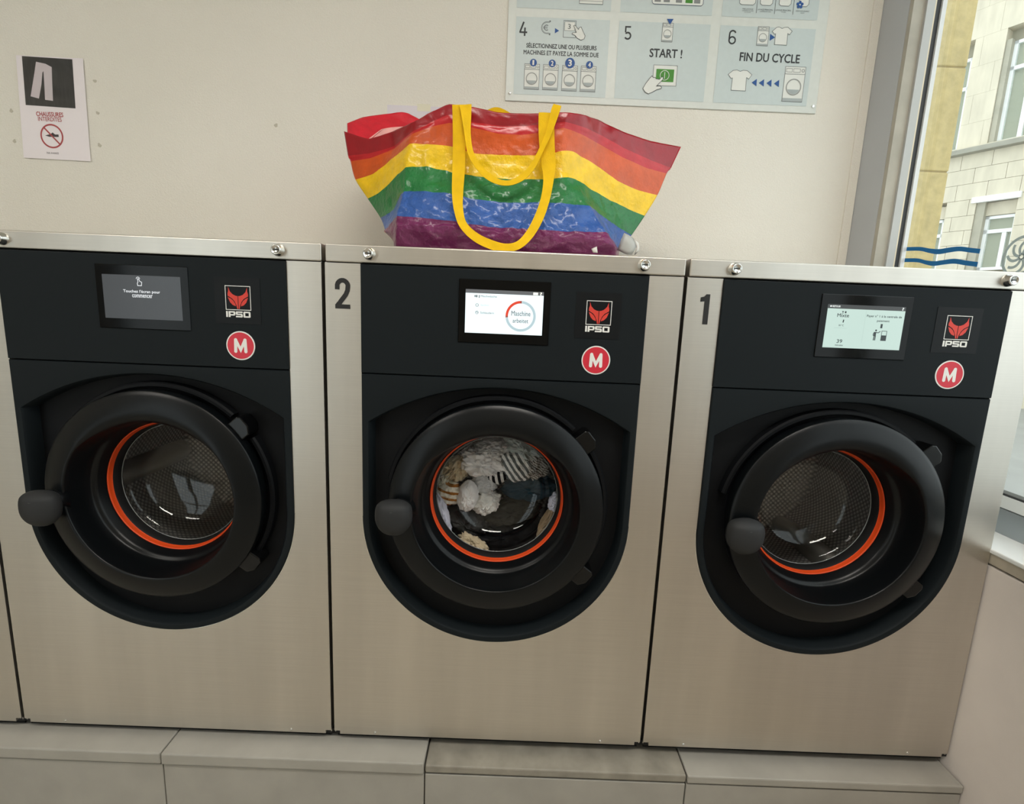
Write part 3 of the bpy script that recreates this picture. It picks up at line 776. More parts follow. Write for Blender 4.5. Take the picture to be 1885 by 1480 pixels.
# columns of the front: rim, hem, red, orange, yellow, green, blue, bottom (photo points) with the depth of each
YM = .355
cols = [
 ([(92, 226), (112, 350), (124, 378), (150, 472), (212, 568), (278, 668), (300, 726), (301, 741)], [0.350, 0.345, 0.345, 0.340, 0.330, 0.300, 0.270, 0.245]),
 ([(215, 264), (222, 338), (226, 362), (240, 445), (268, 542), (306, 655), (316, 714), (326, 765)], [0.315, 0.315, 0.315, 0.310, 0.300, 0.275, 0.250, 0.230]),
 ([(335, 230), (345, 300), (345, 314), (332, 372), (330, 490), (345, 628), (338, 690), (345, 790)], [0.285, 0.280, 0.280, 0.275, 0.265, 0.245, 0.225, 0.205]),
 ([(450, 178), (444, 226), (440, 240), (427, 290), (408, 408), (398, 530), (366, 657), (358, 806)], [0.227, 0.227, 0.226, 0.225, 0.220, 0.200, 0.185, 0.175]),
 ([(540, 128), (538, 180), (535, 205), (520, 290), (515, 402), (515, 535), (510, 672), (510, 830)], [0.212, 0.212, 0.211, 0.210, 0.205, 0.185, 0.168, 0.165]),
 ([(630, 88), (630, 142), (630, 182), (630, 302), (635, 428), (640, 548), (640, 684), (640, 838)], [0.207, 0.207, 0.206, 0.205, 0.200, 0.178, 0.162, 0.160]),
 ([(755, 102), (752, 180), (752, 206), (752, 335), (755, 450), (760, 568), (762, 698), (765, 845)], [0.207, 0.207, 0.206, 0.205, 0.200, 0.176, 0.160, 0.158]),
 ([(880, 130), (880, 196), (880, 238), (880, 346), (882, 464), (885, 586), (888, 712), (890, 852)], [0.207, 0.207, 0.206, 0.205, 0.200, 0.176, 0.160, 0.158]),
 ([(1000, 136), (1000, 200), (1000, 244), (1000, 350), (1002, 470), (1005, 590), (1010, 722), (1012, 856)], [0.207, 0.207, 0.206, 0.205, 0.200, 0.176, 0.160, 0.158]),
 ([(1120, 134), (1120, 190), (1120, 226), (1118, 344), (1122, 468), (1128, 592), (1140, 730), (1150, 858)], [0.207, 0.207, 0.206, 0.205, 0.200, 0.178, 0.162, 0.160]),
 ([(1225, 128), (1222, 178), (1214, 206), (1205, 326), (1215, 460), (1250, 594), (1300, 736), (1330, 858)], [0.207, 0.207, 0.206, 0.205, 0.200, 0.180, 0.166, 0.164]),
 ([(1310, 142), (1308, 200), (1296, 234), (1262, 330), (1270, 466), (1345, 606), (1425, 742), (1480, 850)], [0.222, 0.222, 0.221, 0.220, 0.215, 0.195, 0.180, 0.178]),
 ([(1400, 172), (1402, 245), (1390, 288), (1370, 396), (1350, 520), (1400, 650), (1450, 768), (1486, 850)], [0.275, 0.270, 0.268, 0.260, 0.245, 0.225, 0.205, 0.195]),
 ([(1520, 230), (1522, 312), (1510, 356), (1490, 482), (1450, 574), (1462, 694), (1470, 792), (1488, 848)], [0.300, 0.295, 0.290, 0.285, 0.275, 0.255, 0.235, 0.215]),
 ([(1660, 276), (1655, 372), (1640, 412), (1598, 528), (1545, 622), (1512, 728), (1484, 812), (1490, 846)], [0.330, 0.325, 0.320, 0.315, 0.305, 0.285, 0.265, 0.235]),
 ([(1812, 306), (1762, 412), (1740, 440), (1692, 551), (1628, 656), (1560, 756), (1502, 830), (1493, 845)], [0.360, 0.355, 0.350, 0.345, 0.335, 0.315, 0.290, 0.250]),
]
NR = 9
fold = [(297, 733), (316, 745), (338, 752), (362, 728), (510, 738), (640, 750), (765, 762), (890, 774), (1012, 782), (1150, 788), (1320, 792), (1470, 812), (1484, 826), (1488, 836), (1490, 842), (1496, 840)]
for (pp, yy), fo_ in zip(cols, fold):
    pp.insert(7, fo_); yy.insert(7, yy[6]-.004); yy[8] = yy[7]+.035
VROW = [0, 1/7, 2/7, 3/7, 4/7, 5/7, 6/7, 6.45/7, 1.0]
Fg = [[hit(*Zb(*p), 1, y) for p, y in zip(pp, yy)] for pp, yy in cols]
# bottom edge rests on the lid, its left corner turned up
for i, c in enumerate(Fg):
    c[-1].z = LIDZ+.0025 if i > 2 else max(c[-1].z, LIDZ+.0025)
    c[-2].z = max(c[-2].z, LIDZ+.006)
# back layer: mirrored in depth; its rim stands up behind the left opening
Bg = []
backrim = {0: ((108, 186), .372), 1: ((190, 156), .43), 2: ((310, 139), .46), 3: ((420, 137), .47)}
for i, c in enumerate(Fg):
    q = []
    for k, p in enumerate(c):
        w = YM-p.y if i not in (0, len(Fg)-1) else 0
        q.append(Vector((p.x, YM+max(w, 0)*1.0+(.0 if i in (0, len(Fg)-1) else .012), p.z-(.012 if 3 < i < 15 and k < 3 else 0))))
    if i in (0, len(Fg)-1): q = [v.copy() for v in c]
    if i in backrim:
        (a, b), y = backrim[i]; q[0] = hit(*Zb(a, b), 1, y)
    if i in (1, 2, 3):
        r = q[0]; dz = .028
        for k in (1, 2):
            q[k] = Vector((q[k].x, r.y-.004*k, r.z-dz-(.015*(k-1))))
    Bg.append(q)
def cr1(p0, p1, p2, p3, t):
    return .5*((2*p1)+(-p0+p2)*t+(2*p0-5*p1+4*p2-p3)*t*t+(-p0+3*p1-3*p2+p3)*t**3)
def surf(G, cs=12, rs=10):
    nc = len(G)
    def colat(i, t):
        a, b, c, d = G[max(i-1, 0)], G[i], G[min(i+1, nc-1)], G[min(i+2, nc-1)]
        return [cr1(a[k], b[k], c[k], d[k], t).lerp(b[k].lerp(c[k], t), .6) for k in range(NR)]
    C = []
    for i in range(nc-1):
        for j in range(cs): C.append((colat(i, j/cs), (i+j/cs)/(nc-1)))
    C.append((G[-1], 1.0))
    V, UV, rows = [], [], (NR-1)*rs+1
    for col, u in C:
        for r in range(rows):
            k = min(r//rs, NR-2); t = (r-k*rs)/rs
            a, b, c, d = col[max(k-1, 0)], col[k], col[k+1], col[min(k+2, NR-1)]
            p = cr1(a, b, c, d, t) if NR-2 > k > 0 else a.lerp(c, t) if False else b.lerp(c, t)
            V.append(p); UV.append((u, VROW[k]+(VROW[k+1]-VROW[k])*t))
    n = len(C); F = []
    for i in range(n-1):
        for r in range(rows-1):
            F.append((i*rows+r, (i+1)*rows+r, (i+1)*rows+r+1, i*rows+r+1))
    return V, F, UV, rows, n
def crumple(V, UV, sgn, seed):
    out_ = []
    for p, (u, v) in zip(V, UV):
        e = min(u, 1-u)*8; e = min(1, e)
        amp = (.0014+.0085*min(max(0, v-.32), .45))*e*(1 if v < .97 else .2)
        q = Vector((p.x*9+seed, p.y*9, p.z*13))
        d = noise.noise(q)*1.2+noise.noise(q*2.7)*.5+(abs(noise.noise(q*2.2+Vector((5, 1, 2))))-.25)*-1.6+(abs(noise.noise(q*5.3))-.25)*-.8
        w2 = Vector((p.x*60+seed, p.y*30, p.z*75)); d += (abs(noise.noise(w2))-.25)*-(.06+.95*max(0, v-.35))+noise.noise(w2*2.1)*(.03+.5*max(0, v-.35))
        out_.append(Vector((p.x, p.y+sgn*amp*d*1.2, p.z+.25*amp*d*(1 if v < .9 else 0))))
    return out_
Vf, Ff, Uf, rows, ncol = surf(Fg); Vb2, Fb, Ub, _, _ = surf(Bg)
Vf = crumple(Vf, Uf, -1, 3.1); Vb2 = crumple(Vb2, Ub, 1, 8.7)
# weld outer edges of the two layers, except the open rim at the left
for r in range(rows):
    if r >= 10: Vb2[r] = Vf[r].copy()
    Vb2[(ncol-1)*rows+r] = Vf[(ncol-1)*rows+r].copy()
# base panel
base_f = [i*rows+rows-1 for i in range(ncol)]
nf = len(Vf); base_b = [nf+i for i in base_f]
Vall = [v-BO for v in Vf+Vb2]; UVall = Uf+[(u, v) for u, v in Ub]
Fall = list(Ff)+[tuple(nf+i for i in reversed(f)) for f in Fb]
for i in range(ncol-1):
    Fall.append((base_f[i], base_f[i+1], base_b[i+1], base_b[i]))
def bag_materials():
    ms = []
    stops = [(0, (152, 12, 28)), (1/7, (190, 24, 34)), (2/7, (206, 84, 26)), (3/7, (244, 200, 4)), (4/7, (20, 116, 54)), (5/7, (40, 88, 164)), (6/7, (112, 24, 84))]
    inner = [(0, (205, 28, 46)), (1.02/7, (238, 176, 168))]
    for nm, sts, sg in (('striped_woven_plastic', stops, 1), ('bag_inside', inner, 0)):
        m = bpy.data.materials.new(nm); m.use_nodes = True; nt = m.node_tree; N = nt.nodes; L = nt.links; b = N['Principled BSDF']
        uv = N.new('ShaderNodeUVMap'); uv.uv_map = 'UVMap'; sp = N.new('ShaderNodeSeparateXYZ'); L.new(uv.outputs[0], sp.inputs[0])
        cr = N.new('ShaderNodeValToRGB'); cr.color_ramp.interpolation = 'CONSTANT'
        el = cr.color_ramp.elements
        while len(el) < len(sts): el.new(.5)
        for e, (p, c) in zip(el, sts): e.position = p; e.color = (*lin(c), 1)
        L.new(sp.outputs['Y'], cr.inputs[0])
        tc = N.new('ShaderNodeTexCoord')
        n = N.new('ShaderNodeTexNoise'); n.inputs['Scale'].default_value = 26; n.inputs['Detail'].default_value = 6; n.inputs['Roughness'].default_value = .65
        L.new(tc.outputs['Object'], n.inputs['Vector'])
        mr = N.new('ShaderNodeMapRange'); mr.inputs[1].default_value = .3; mr.inputs[2].default_value = .7; mr.inputs[3].default_value = .82; mr.inputs[4].default_value = 1.12
        L.new(n.outputs['Fac'], mr.inputs[0])
        mx = N.new('ShaderNodeMix'); mx.data_type = 'RGBA'; mx.blend_type = 'MULTIPLY'; mx.inputs['Factor'].default_value = 1
        L.new(cr.outputs[0], mx.inputs['A']); L.new(mr.outputs[0], mx.inputs['B']); L.new(mx.outputs['Result'], b.inputs['Base Color'])
        b.inputs['Roughness'].default_value = .3 if sg else .5
        b.inputs['Coat Weight'].default_value = .3 if sg else 0; b.inputs['Coat Roughness'].default_value = .14
        b.inputs['Specular IOR Level'].default_value = .4
        n2 = N.new('ShaderNodeTexNoise'); n2.inputs['Scale'].default_value = 110; n2.inputs['Detail'].default_value = 5; n2.inputs['Roughness'].default_value = .6
        L.new(tc.outputs['Object'], n2.inputs['Vector'])
        bp = N.new('ShaderNodeBump'); bp.inputs['Strength'].default_value = .6 if sg else .2; bp.inputs['Distance'].default_value = .005
        if sg:
            ms_ = N.new('ShaderNodeMapRange'); ms_.inputs[1].default_value = .3; ms_.inputs[2].default_value = .62; ms_.inputs[3].default_value = .12; ms_.inputs[4].default_value = .75
            L.new(sp.outputs['Y'], ms_.inputs[0]); L.new(ms_.outputs[0], bp.inputs['Strength'])
        L.new(n2.outputs['Fac'], bp.inputs['Height']); L.new(bp.outputs[0], b.inputs['Normal'])
        ms.append(m)
    return ms
M_bag, M_bagin = bag_materials()
me = bpy.data.meshes.new('bag_body'); me.from_pydata([tuple(v) for v in Vall], [], Fall)
uvl = me.uv_layers.new(name='UVMap')
for lp_ in me.loops: uvl.data[lp_.index].uv = UVall[lp_.vertex_index]
for p in me.polygons: p.use_smooth = True
me.materials.append(M_bag); me.materials.append(M_bagin)
bb = bpy.data.objects.new('bag_body', me); COL.objects.link(bb); bb.parent = bag
sm = bb.modifiers.new('thickness', 'SOLIDIFY'); sm.thickness = .0012; sm.offset = -1; sm.material_offset = 1; sm.material_offset_rim = 0
# make the outside face outwards
bm = bmesh.new(); bm.from_mesh(me); bm.faces.ensure_lookup_table()
if bm.faces[len(bm.faces)//4].normal.y > 0:
    for f in bm.faces: f.normal_flip()
bm.to_mesh(me); bm.free()
M_strap = material('yellow_webbing', (230, 184, 4), .7, spec=.25, var=.10, var_scale=40, bump=.5, bump_scale=420, bump_stretch=(1, 1, 1), bump_dist=.0008)
def strap(name, path, label, thick=.0016):
    """path: (zx, zy, depth, width m, twist)"""
    pts = dense([tuple([*hit(*Zb(a, b), 1, y), w, tw]) for a, b, y, w, tw in path], 5)
    loops = []
    for i, p in enumerate(pts):
        a = Vector(pts[max(i-1, 0)][:3]); b = Vector(pts[min(i+1, len(pts)-1)][:3]); t = (b-a).normalized()
        nrm = Vector((0, -1, 0)); nrm = (nrm-t*nrm.dot(t)).normalized(); side = t.cross(nrm)
        c, s = math.cos(p[4]), math.sin(p[4]); sd = side*c+nrm*s; nn = nrm*c-side*s
        P0 = Vector(p[:3])-BO; w = p[3]/2
        cup = .0010*math.sin(i*.37+w*900)
        loops.append([P0+sd*w, P0+sd*w+nn*thick, P0+sd*w*.4+nn*(thick+cup), P0-sd*w*.4+nn*(thick-cup*.6), P0-sd*w+nn*thick, P0-sd*w])
    v, f = loft(loops); n = len(loops)
    f = list(f)+[tuple(range(6)), tuple((n-1)*6+k for k in range(5, -1, -1))]
    o = mesh_obj(name, [tuple(x) for x in v], f, M_strap, bag, smooth=True); o['label'] = label
    o.modifiers.new('es', 'EDGE_SPLIT').split_angle = math.radians(40)
    return o
strap('handle', [(678, 92, .190, .028, 0), (680, 200, .188, .0275, 0), (680, 320, .186, .0275, 0), (677, 430, .174, .027, 0), (672, 540, .158, .024, 0), (676, 625, .146, .020, .2), (700, 705, .134, .0175, .3), (765, 768, .122, .0185, .2),
                 (850, 808, .116, .019, .1), (920, 822, .114, .0175, .1), (985, 806, .116, .0165, .1), (1040, 752, .126, .0185, .2), (1085, 672, .138, .020, .2), (1118, 578, .152, .0195, .1), (1135, 480, .168, .022, 0),
                 (1136, 400, .180, .030, 0), (1128, 300, .186, .033, 0), (1125, 210, .188, .034, 0), (1126, 132, .190, .034, 0)], 'long yellow handle hanging down the front')
strap('handle', [(712, 92, .186, .026, 0), (716, 150, .182, .021, .2), (722, 240, .178, .014, .3), (736, 330, .172, .013, .2), (772, 400, .164, .0135, .2), (825, 455, .156, .0145, .2), (890, 488, .152, .0115, .2), (955, 487, .152, .011, .2),
                 (1015, 452, .156, .0135, .2), (1062, 395, .164, .0125, .3), (1100, 320, .172, .0115, .4), (1132, 250, .178, .013, .3), (1155, 180, .182, .016, .3), (1172, 120, .185, .019, .2), (1182, 94, .187, .0175, .2)], 'short yellow handle loop folded over the front')
# rear handle standing up from the back rim
def strap3(name, pts3, label, w, thick=.0016):
    pts = dense([tuple(p) for p in pts3], 6); loops = []
    for i, p in enumerate(pts):
        a = Vector(pts[max(i-1, 0)]); b = Vector(pts[min(i+1, len(pts)-1)]); t = (b-a).normalized()
        nn = Vector((0, -1, 0)); nn = (nn-t*nn.dot(t)).normalized(); sd = t.cross(nn); P0 = Vector(p)-BO
        loops.append([P0+sd*w/2, P0+sd*w/2+nn*thick, P0-sd*w/2+nn*thick, P0-sd*w/2])
    v, f = loft(loops); n = len(loops)
    f = list(f)+[(0, 1, 2, 3), tuple((n-1)*4+k for k in (3, 2, 1, 0))]
    o = mesh_obj(name, [tuple(x) for x in v], f, M_strap, bag); o['label'] = label
r5, r9 = Bg[5][0], Bg[9][0]
tp = hit(*Zb(884, 128), 1, r5.y+.006)
off_ = Vector((0, .006, 0))
strap3('handle', [r5+off_-Vector((0, 0, .06)), r5+off_, r5+off_+Vector((.012, 0, .5*(tp.z-r5.z))), tp+Vector((-.03, 0, -.008)), tp+Vector((.01, 0, -.004)), r9+off_+Vector((-.03, 0, .55*(tp.z-r9.z))), r9+off_, r9+off_-Vector((0, 0, .06))], 'yellow rear handle behind the rim', .022)
# silver label flap at the lower right and a small white tag
Z8 = zoom(1000, 340, 7.25)
def leaf(pts, y, bulge):
    c = [hit(*Z8(a, b), 1, y) for a, b in pts]; cen = sum(c, Vector())/len(c)
    V = [tuple(cen+Vector((0, -bulge, 0))-BO)]; V += [tuple(cen.lerp(p, .6)+Vector((0, -bulge*.7, 0))-BO) for p in c]; V += [tuple(p-BO) for p in c]
    n = len(c); F = [(0, 1+i, 1+(i+1) % n) for i in range(n)]+[(1+i, 1+n+i, 1+n+(i+1) % n, 1+(i+1) % n) for i in range(n)]
    return V, F
M_tag = material('grey_plastic_tag', (176, 178, 174), .4); M_tagw = material('white_paper_tag', (214, 212, 206), .6)
for nm, pts, y, bu, mt in (('label_tag', [(990, 872), (1035, 740), (1078, 642), (1130, 665), (1190, 702), (1225, 770), (1240, 832), (1212, 890), (1178, 936), (1120, 934), (1070, 915)], .235, .006, M_tag),
                           ('label_tag', [(1180, 698), (1268, 768), (1283, 830), (1278, 888), (1215, 945), (1240, 880), (1238, 820), (1220, 760)], .25, .003, M_tagw),
                           ('care_tag', [(642, 856), (680, 838), (716, 824), (722, 870), (727, 912), (662, 906)], .150, .003, M_tagw)):
    o = mesh_obj(nm, *leaf(pts, y, bu), mt, bag, smooth=True)
    o.modifiers.new('thickness', 'SOLIDIFY').thickness = .0008

# ------------------------------------------------------------------ instruction sign on the wall
SY = .6555
SIGN_O = Vector((.78, D, 1.9))
sign = empty('instruction_sign', SIGN_O)
tag(sign, 'white wall sign with numbered washing steps in French', 'sign')
S0, S1, SB, STOP = .3165, 1.2440, 1.5645, 2.18
def so(g): return [(x-SIGN_O.x, y-SIGN_O.y, z-SIGN_O.z) for x, y, z in g[0]], g[1]
def sparts(name, geos, mat, parent, label=None):
    return part(name, [so(g) for g in geos], mat, parent, label)
M_sign = material('sign_white_plastic', (214, 218, 212), .35, var=.03, var_scale=60)
M_blue = material('sign_pale_blue', (196, 207, 206), .38, var=.02, var_scale=80)
M_ink = material('sign_black_ink', (38, 42, 44), .5); M_ink2 = material('sign_grey_ink', (96, 102, 104), .5)
M_lgrey = material('sign_light_grey', (226, 228, 222), .5); M_mgrey = material('sign_mid_grey', (168, 176, 176), .5)
M_navy = material('sign_navy', (24, 78, 146), .5); M_green = material('sign_green', (62, 136, 34), .5); M_rim = material('sign_ring_grey', (150, 152, 148), .5)
o = sparts('board', [box_geo(S0, S1, SY, D-.0005, SB, STOP)], M_sign, sign); bvm = o.modifiers.new('bevel', 'BEVEL'); bvm.width = .001
for a, b in ((938, 172), (1496, 196)):
    p = hit(a, b, 1, SY); sparts('screw', [lathe([(0, SY-.0035), (.0035, SY-.003), (.0048, SY)], p.x, p.z, 16)], M_chrome, sign)
Y1, Y2, Y3, Y4 = SY-.0006, SY-.0010, SY-.0014, SY-.0018
A4 = zoom(925, 0, 7.219); A5 = zoom(1130, 0, 7.219); A6 = zoom(1310, 0, 6.883)
def sp_(Z, a, b): p = hit(*Z(a, b), 1, SY); return (p.x, p.z)
def stx(Z, s, a0, b0, a1, b1, tilt_ref=None, y=Y2, bold=.0):
    """text box given by its lower-left and upper-right photo points"""
    p = sp_(Z, a0, b0); q = sp_(Z, a1, b1); return text_geo(s, p[0], q[0], p[1], q[1], y, bold)
# six pale panels (upper row runs up past the picture)
xs = [(.3405, .6135), (.6405, .9065), (.9350, 1.2130)]
zr0, zr1 = 1.5830, 1.7905
zt0 = 1.8135
pn = []
for i, (a, b) in enumerate(xs):
    pn.append(sparts('step_panel', [quad(a, b, zr0, zr1, Y1)], M_blue, sign, ['panel of step 4', 'panel of step 5', 'panel of step 6'][i]))
pt = []
for i, (a, b) in enumerate(xs):
    pt.append(sparts('step_panel', [quad(a, b, zt0, zt0+.215, Y1)], M_blue, sign, ['upper left panel', 'upper middle panel', 'upper right panel'][i]))
def washer_icon(x0, x1, z0, z1, ring=.36, dark=False, lw=.0011):
    w, h = x1-x0, z1-z0
    body = [quad(x0, x1, z0, z1, Y2)]
    line = [rect_outline(x0, x1, z0, z1, lw, Y3), stroke([(x0, z1-h*.21), (x1, z1-h*.21)], lw, Y3),
            rect_outline(x0+w*.06, x0+w*.34, z1-h*.155, z1-h*.055, lw*.8, Y3), rect_outline(x0+w*.41, x0+w*.74, z1-h*.155, z1-h*.055, lw*.8, Y3), annulus(x0+w*.88, z1-h*.105, w*.055, w*.075, Y3, 20)]
    cx, cz = x0+w*.5, z0+h*.42
    rng = [annulus(cx, cz, w*ring*.86, w*ring, Y3, 40)]
    wat = [flat([(cx+w*ring*.84*math.cos(t), cz+w*ring*.84*math.sin(t)) for t in [math.radians(200+14*i) for i in range(11)]], Y3), quad(x0+lw, x1-lw, z0+lw, z0+h*.10, Y3)]
    return body, line, rng, wat
def add_icon(parent, x0, x1, z0, z1, ring=.36):
    b_, l_, r_, w_ = washer_icon(x0, x1, z0, z1, ring)
    o = sparts('machine_pictogram', b_, M_lgrey, parent)
    # sub-pieces are flat print: kept with the panel
    sparts('machine_outline', l_, M_ink2, parent); sparts('machine_ring', r_, M_rim, parent); sparts('machine_water', w_, M_mgrey, parent)
def tri(Z, pts, y=Y3): return flat([sp_(Z, *p) for p in pts], y)
def shirt(Z, pts, lw=.0012): 
    q = [sp_(Z, *p) for p in pts]
    return [flat(q, Y2)], [stroke(q, lw, Y3, True)]
hand = [(945, 345), (965, 340), (1010, 395), (1020, 372), (1045, 362), (1060, 400), (1098, 480), (1085, 520), (1040, 538), (990, 510), (965, 475), (925, 455), (930, 440), (980, 435), (965, 390)]
# step 4
p4 = pn[0]
sparts('step_number', [stroke([sp_(A4, 285, 292), sp_(A4, 232, 428)], .0048, Y2), stroke([sp_(A4, 224, 428), sp_(A4, 328, 432)], .0044, Y2), stroke([sp_(A4, 300, 368), sp_(A4, 293, 480)], .0046, Y2)], M_ink, p4)
cc = sp_(A4, 590, 370)
sparts('coin_pictogram', [annulus(*cc, .0150, .0163, Y2, 36, math.radians(60), math.radians(300)), annulus(*cc, .0132, .0138, Y2, 36, math.radians(70), math.radians(290)),
                          annulus(cc[0]-.001, cc[1], .0058, .0078, Y2, 24, math.radians(50), math.radians(310)), stroke([(cc[0]-.011, cc[1]+.0016), (cc[0]+.002, cc[1]+.0016)], .0013, Y2), stroke([(cc[0]-.011, cc[1]-.0016), (cc[0]+.002, cc[1]-.0016)], .0013, Y2),
                          tri(A4, [(615, 285), (640, 273), (642, 300)]), tri(A4, [(610, 460), (635, 440), (632, 476)])], M_ink2, p4)
sparts('arrow', [tri(A4, [(697, 376), (752, 411), (695, 447)])], M_navy, p4)
s0 = sp_(A4, 805, 497); s1_ = sp_(A4, 980, 280)
sparts('terminal_pictogram', [rect_outline(s0[0], s1_[0], s0[1], s1_[1], .0012, Y2), rect_outline(s0[0]+.003, s1_[0]-.003, s0[1]+.018, s1_[1]-.003, .0008, Y2)], M_ink2, p4)
sparts('terminal_screen', [quad(s0[0]+.003, s1_[0]-.003, s0[1]+.018, s1_[1]-.003, Y1-.0002)], M_lgrey, p4)
sparts('terminal_figure', [stx(A4, '3', 868, 388, 908, 322, y=Y3)], M_ink2, p4)
hq = [sp_(A4, *p) for p in hand]
sparts('hand_pictogram', [flat(hq, Y3)], M_lgrey, p4); sparts('hand_outline', [stroke(hq, .0011, Y4, True)], M_ink, p4)
t0 = sp_(A4, 318, 600); t1 = sp_(A4, 1250, 640)
def line_text(Z, s, a0, bm_, a1, h, y=Y2, bold=.0):
    """one level text line centred on photo point row bm_ (mid height at its middle), h = cap height in zoom pixels"""
    m = sp_(Z, (a0+a1)/2, bm_); l = sp_(Z, a0, bm_); r = sp_(Z, a1, bm_)
    u1 = sp_(Z, (a0+a1)/2, bm_-h/2); u0 = sp_(Z, (a0+a1)/2, bm_+h/2)
    return text_geo(s, l[0], r[0], u0[1], u1[1], y, bold)
sparts('lettering', [line_text(A4, 'S\u00c9LECTIONNEZ UNE OU PLUSIEURS', 318, 616, 1250, 72, bold=.014), line_text(A4, 'MACHINES ET PAYEZ LA SOMME DUE', 280, 714, 1278, 58, bold=.014)], M_ink, p4)
for i, (a0, b0, a1, b1, bc, R_) in enumerate([(279, 1183, 498, 858, (410, 836), 42), (526, 1193, 748, 868, (660, 846), 42), (778, 1206, 1002, 880, (896, 842), 58), (1024, 1216, 1250, 888, (1155, 866), 42)]):
    q0 = sp_(A4, a0, b0); q1 = sp_(A4, a1, b1); xm0, xm1 = q0[0]+.0008, q1[0]-.0008
    add_icon(p4, xm0, xm1, q0[1], q1[1], .385)
    bc_ = sp_(A4, *bc); rr_ = R_/7.219/570
    sparts('number_badge', [disc(*bc_, rr_, Y4-.0002, 28)], M_navy, p4)
    sparts('badge_figure', [text_geo(str(i+1), bc_[0]-rr_*(.34 if i else .22), bc_[0]+rr_*(.34 if i else .18), bc_[1]-rr_*.6, bc_[1]+rr_*.6, Y4-.0006, .03)], M_print_white, p4)
# step 5
p5 = pn[1]
def arcpts(cx, cz, r, a0, a1, n=14): return [(cx+r*math.cos(math.radians(a0+(a1-a0)*i/n)), cz+r*math.sin(math.radians(a0+(a1-a0)*i/n))) for i in range(n+1)]
q = sp_(A5, 182, 485); rr5 = .0095
sparts('step_number', [stroke([sp_(A5, 228, 360), sp_(A5, 160, 358), sp_(A5, 155, 430)], .0042, Y2), stroke(arcpts(q[0], q[1]+.0015, .0085, 140, -150), .0044, Y2)], M_ink, p5)
q0 = sp_(A5, 622, 555); q1 = sp_(A5, 800, 314)
add_icon(p5, q0[0]+.002, q1[0]-.002, q0[1], q1[1], .385)
sparts('arrow', [tri(A5, [(703, 255), (792, 256), (743, 328)], Y4)], M_navy, p5)
sparts('lettering', [line_text(A5, 'START !', 475, 712, 905, 112, bold=.018)], M_ink, p5)
q0 = sp_(A5, 505, 1135); q1 = sp_(A5, 850, 878)
sparts('button_plate', [quad(q0[0]+.001, q1[0]-.001, q0[1], q1[1], Y2)], M_lgrey, p5); sparts('button_outline', [rect_outline(q0[0]+.001, q1[0]-.001, q0[1], q1[1], .001, Y3)], M_ink2, p5)
g0 = sp_(A5, 552, 1085); g1 = sp_(A5, 802, 928); gc = sp_(A5, 672, 1005)
sparts('button_face', [quad(g0[0], g1[0], g0[1], g1[1], Y3)], M_green, p5)
sparts('button_mark', [annulus(*gc, .0122, .0138, Y4, 32), stroke([(gc[0], gc[1]-.009), (gc[0], gc[1]+.009)], .0018, Y4)], M_print_white, p5)
h5 = [(640, 1022), (655, 1040), (645, 1065), (560, 1150), (610, 1148), (632, 1160), (625, 1180), (570, 1195), (500, 1232), (455, 1252), (410, 1225), (383, 1180), (420, 1115), (470, 1050), (505, 1012), (520, 1035), (545, 1032), (560, 1052), (585, 1055), (600, 1062)]
hq = [sp_(A5, *p) for p in h5]
sparts('hand_pictogram', [flat(hq, Y4-.0002)], M_lgrey, p5); sparts('hand_outline', [stroke(hq, .0013, Y4-.0006, True)], M_ink, p5)
# step 6
p6 = pn[2]
c6 = sp_(A6, 258, 512)
sparts('step_number', [stroke(arcpts(c6[0], c6[1], .0090, 0, 360, 22), .0042, Y2), stroke([(c6[0]-.0090, c6[1]), (c6[0]-.0090, c6[1]+.012)]+arcpts(c6[0], c6[1]+.0165, .0088, 165, 20, 8), .0042, Y2)], M_ink, p6)
q0 = sp_(A6, 560, 578); q1 = sp_(A6, 735, 345); add_icon(p6, q0[0]+.001, q1[0]-.001, q0[1], q1[1], .37)
sparts('arrow', [tri(A6, [(738, 432), (800, 478), (732, 520)], Y4)], M_navy, p6)
sh1 = [(825, 348), (855, 345), (890, 365), (925, 350), (965, 348), (1018, 398), (985, 445), (962, 428), (947, 576), (793, 568), (808, 430), (795, 438), (765, 400)]
sh2 = [(272, 893), (320, 888), (360, 908), (400, 892), (450, 898), (508, 950), (468, 1005), (440, 985), (425, 1155), (243, 1145), (262, 990), (243, 995), (207, 945)]
for sh in (sh1, sh2):
    a_, b_ = shirt(A6, sh); sparts('shirt_pictogram', a_, M_lgrey, p6); sparts('shirt_outline', b_, M_ink2, p6)
sparts('lettering', [line_text(A6, 'FIN DU CYCLE', 355, 735, 1115, 108, bold=.018)], M_ink, p6)
for a in (505, 597, 692, 788):
    sparts('arrow', [tri(A6, [(a, 1048+(a-505)*.04), (a+66, 1002+(a-505)*.04), (a+60, 1095+(a-505)*.04)], Y3)], M_navy, p6)
q0 = sp_(A6, 868, 1285); q1 = sp_(A6, 1210, 855); add_icon(p6, q0[0]+.004, q1[0]-.004, q0[1], q1[1], .385)
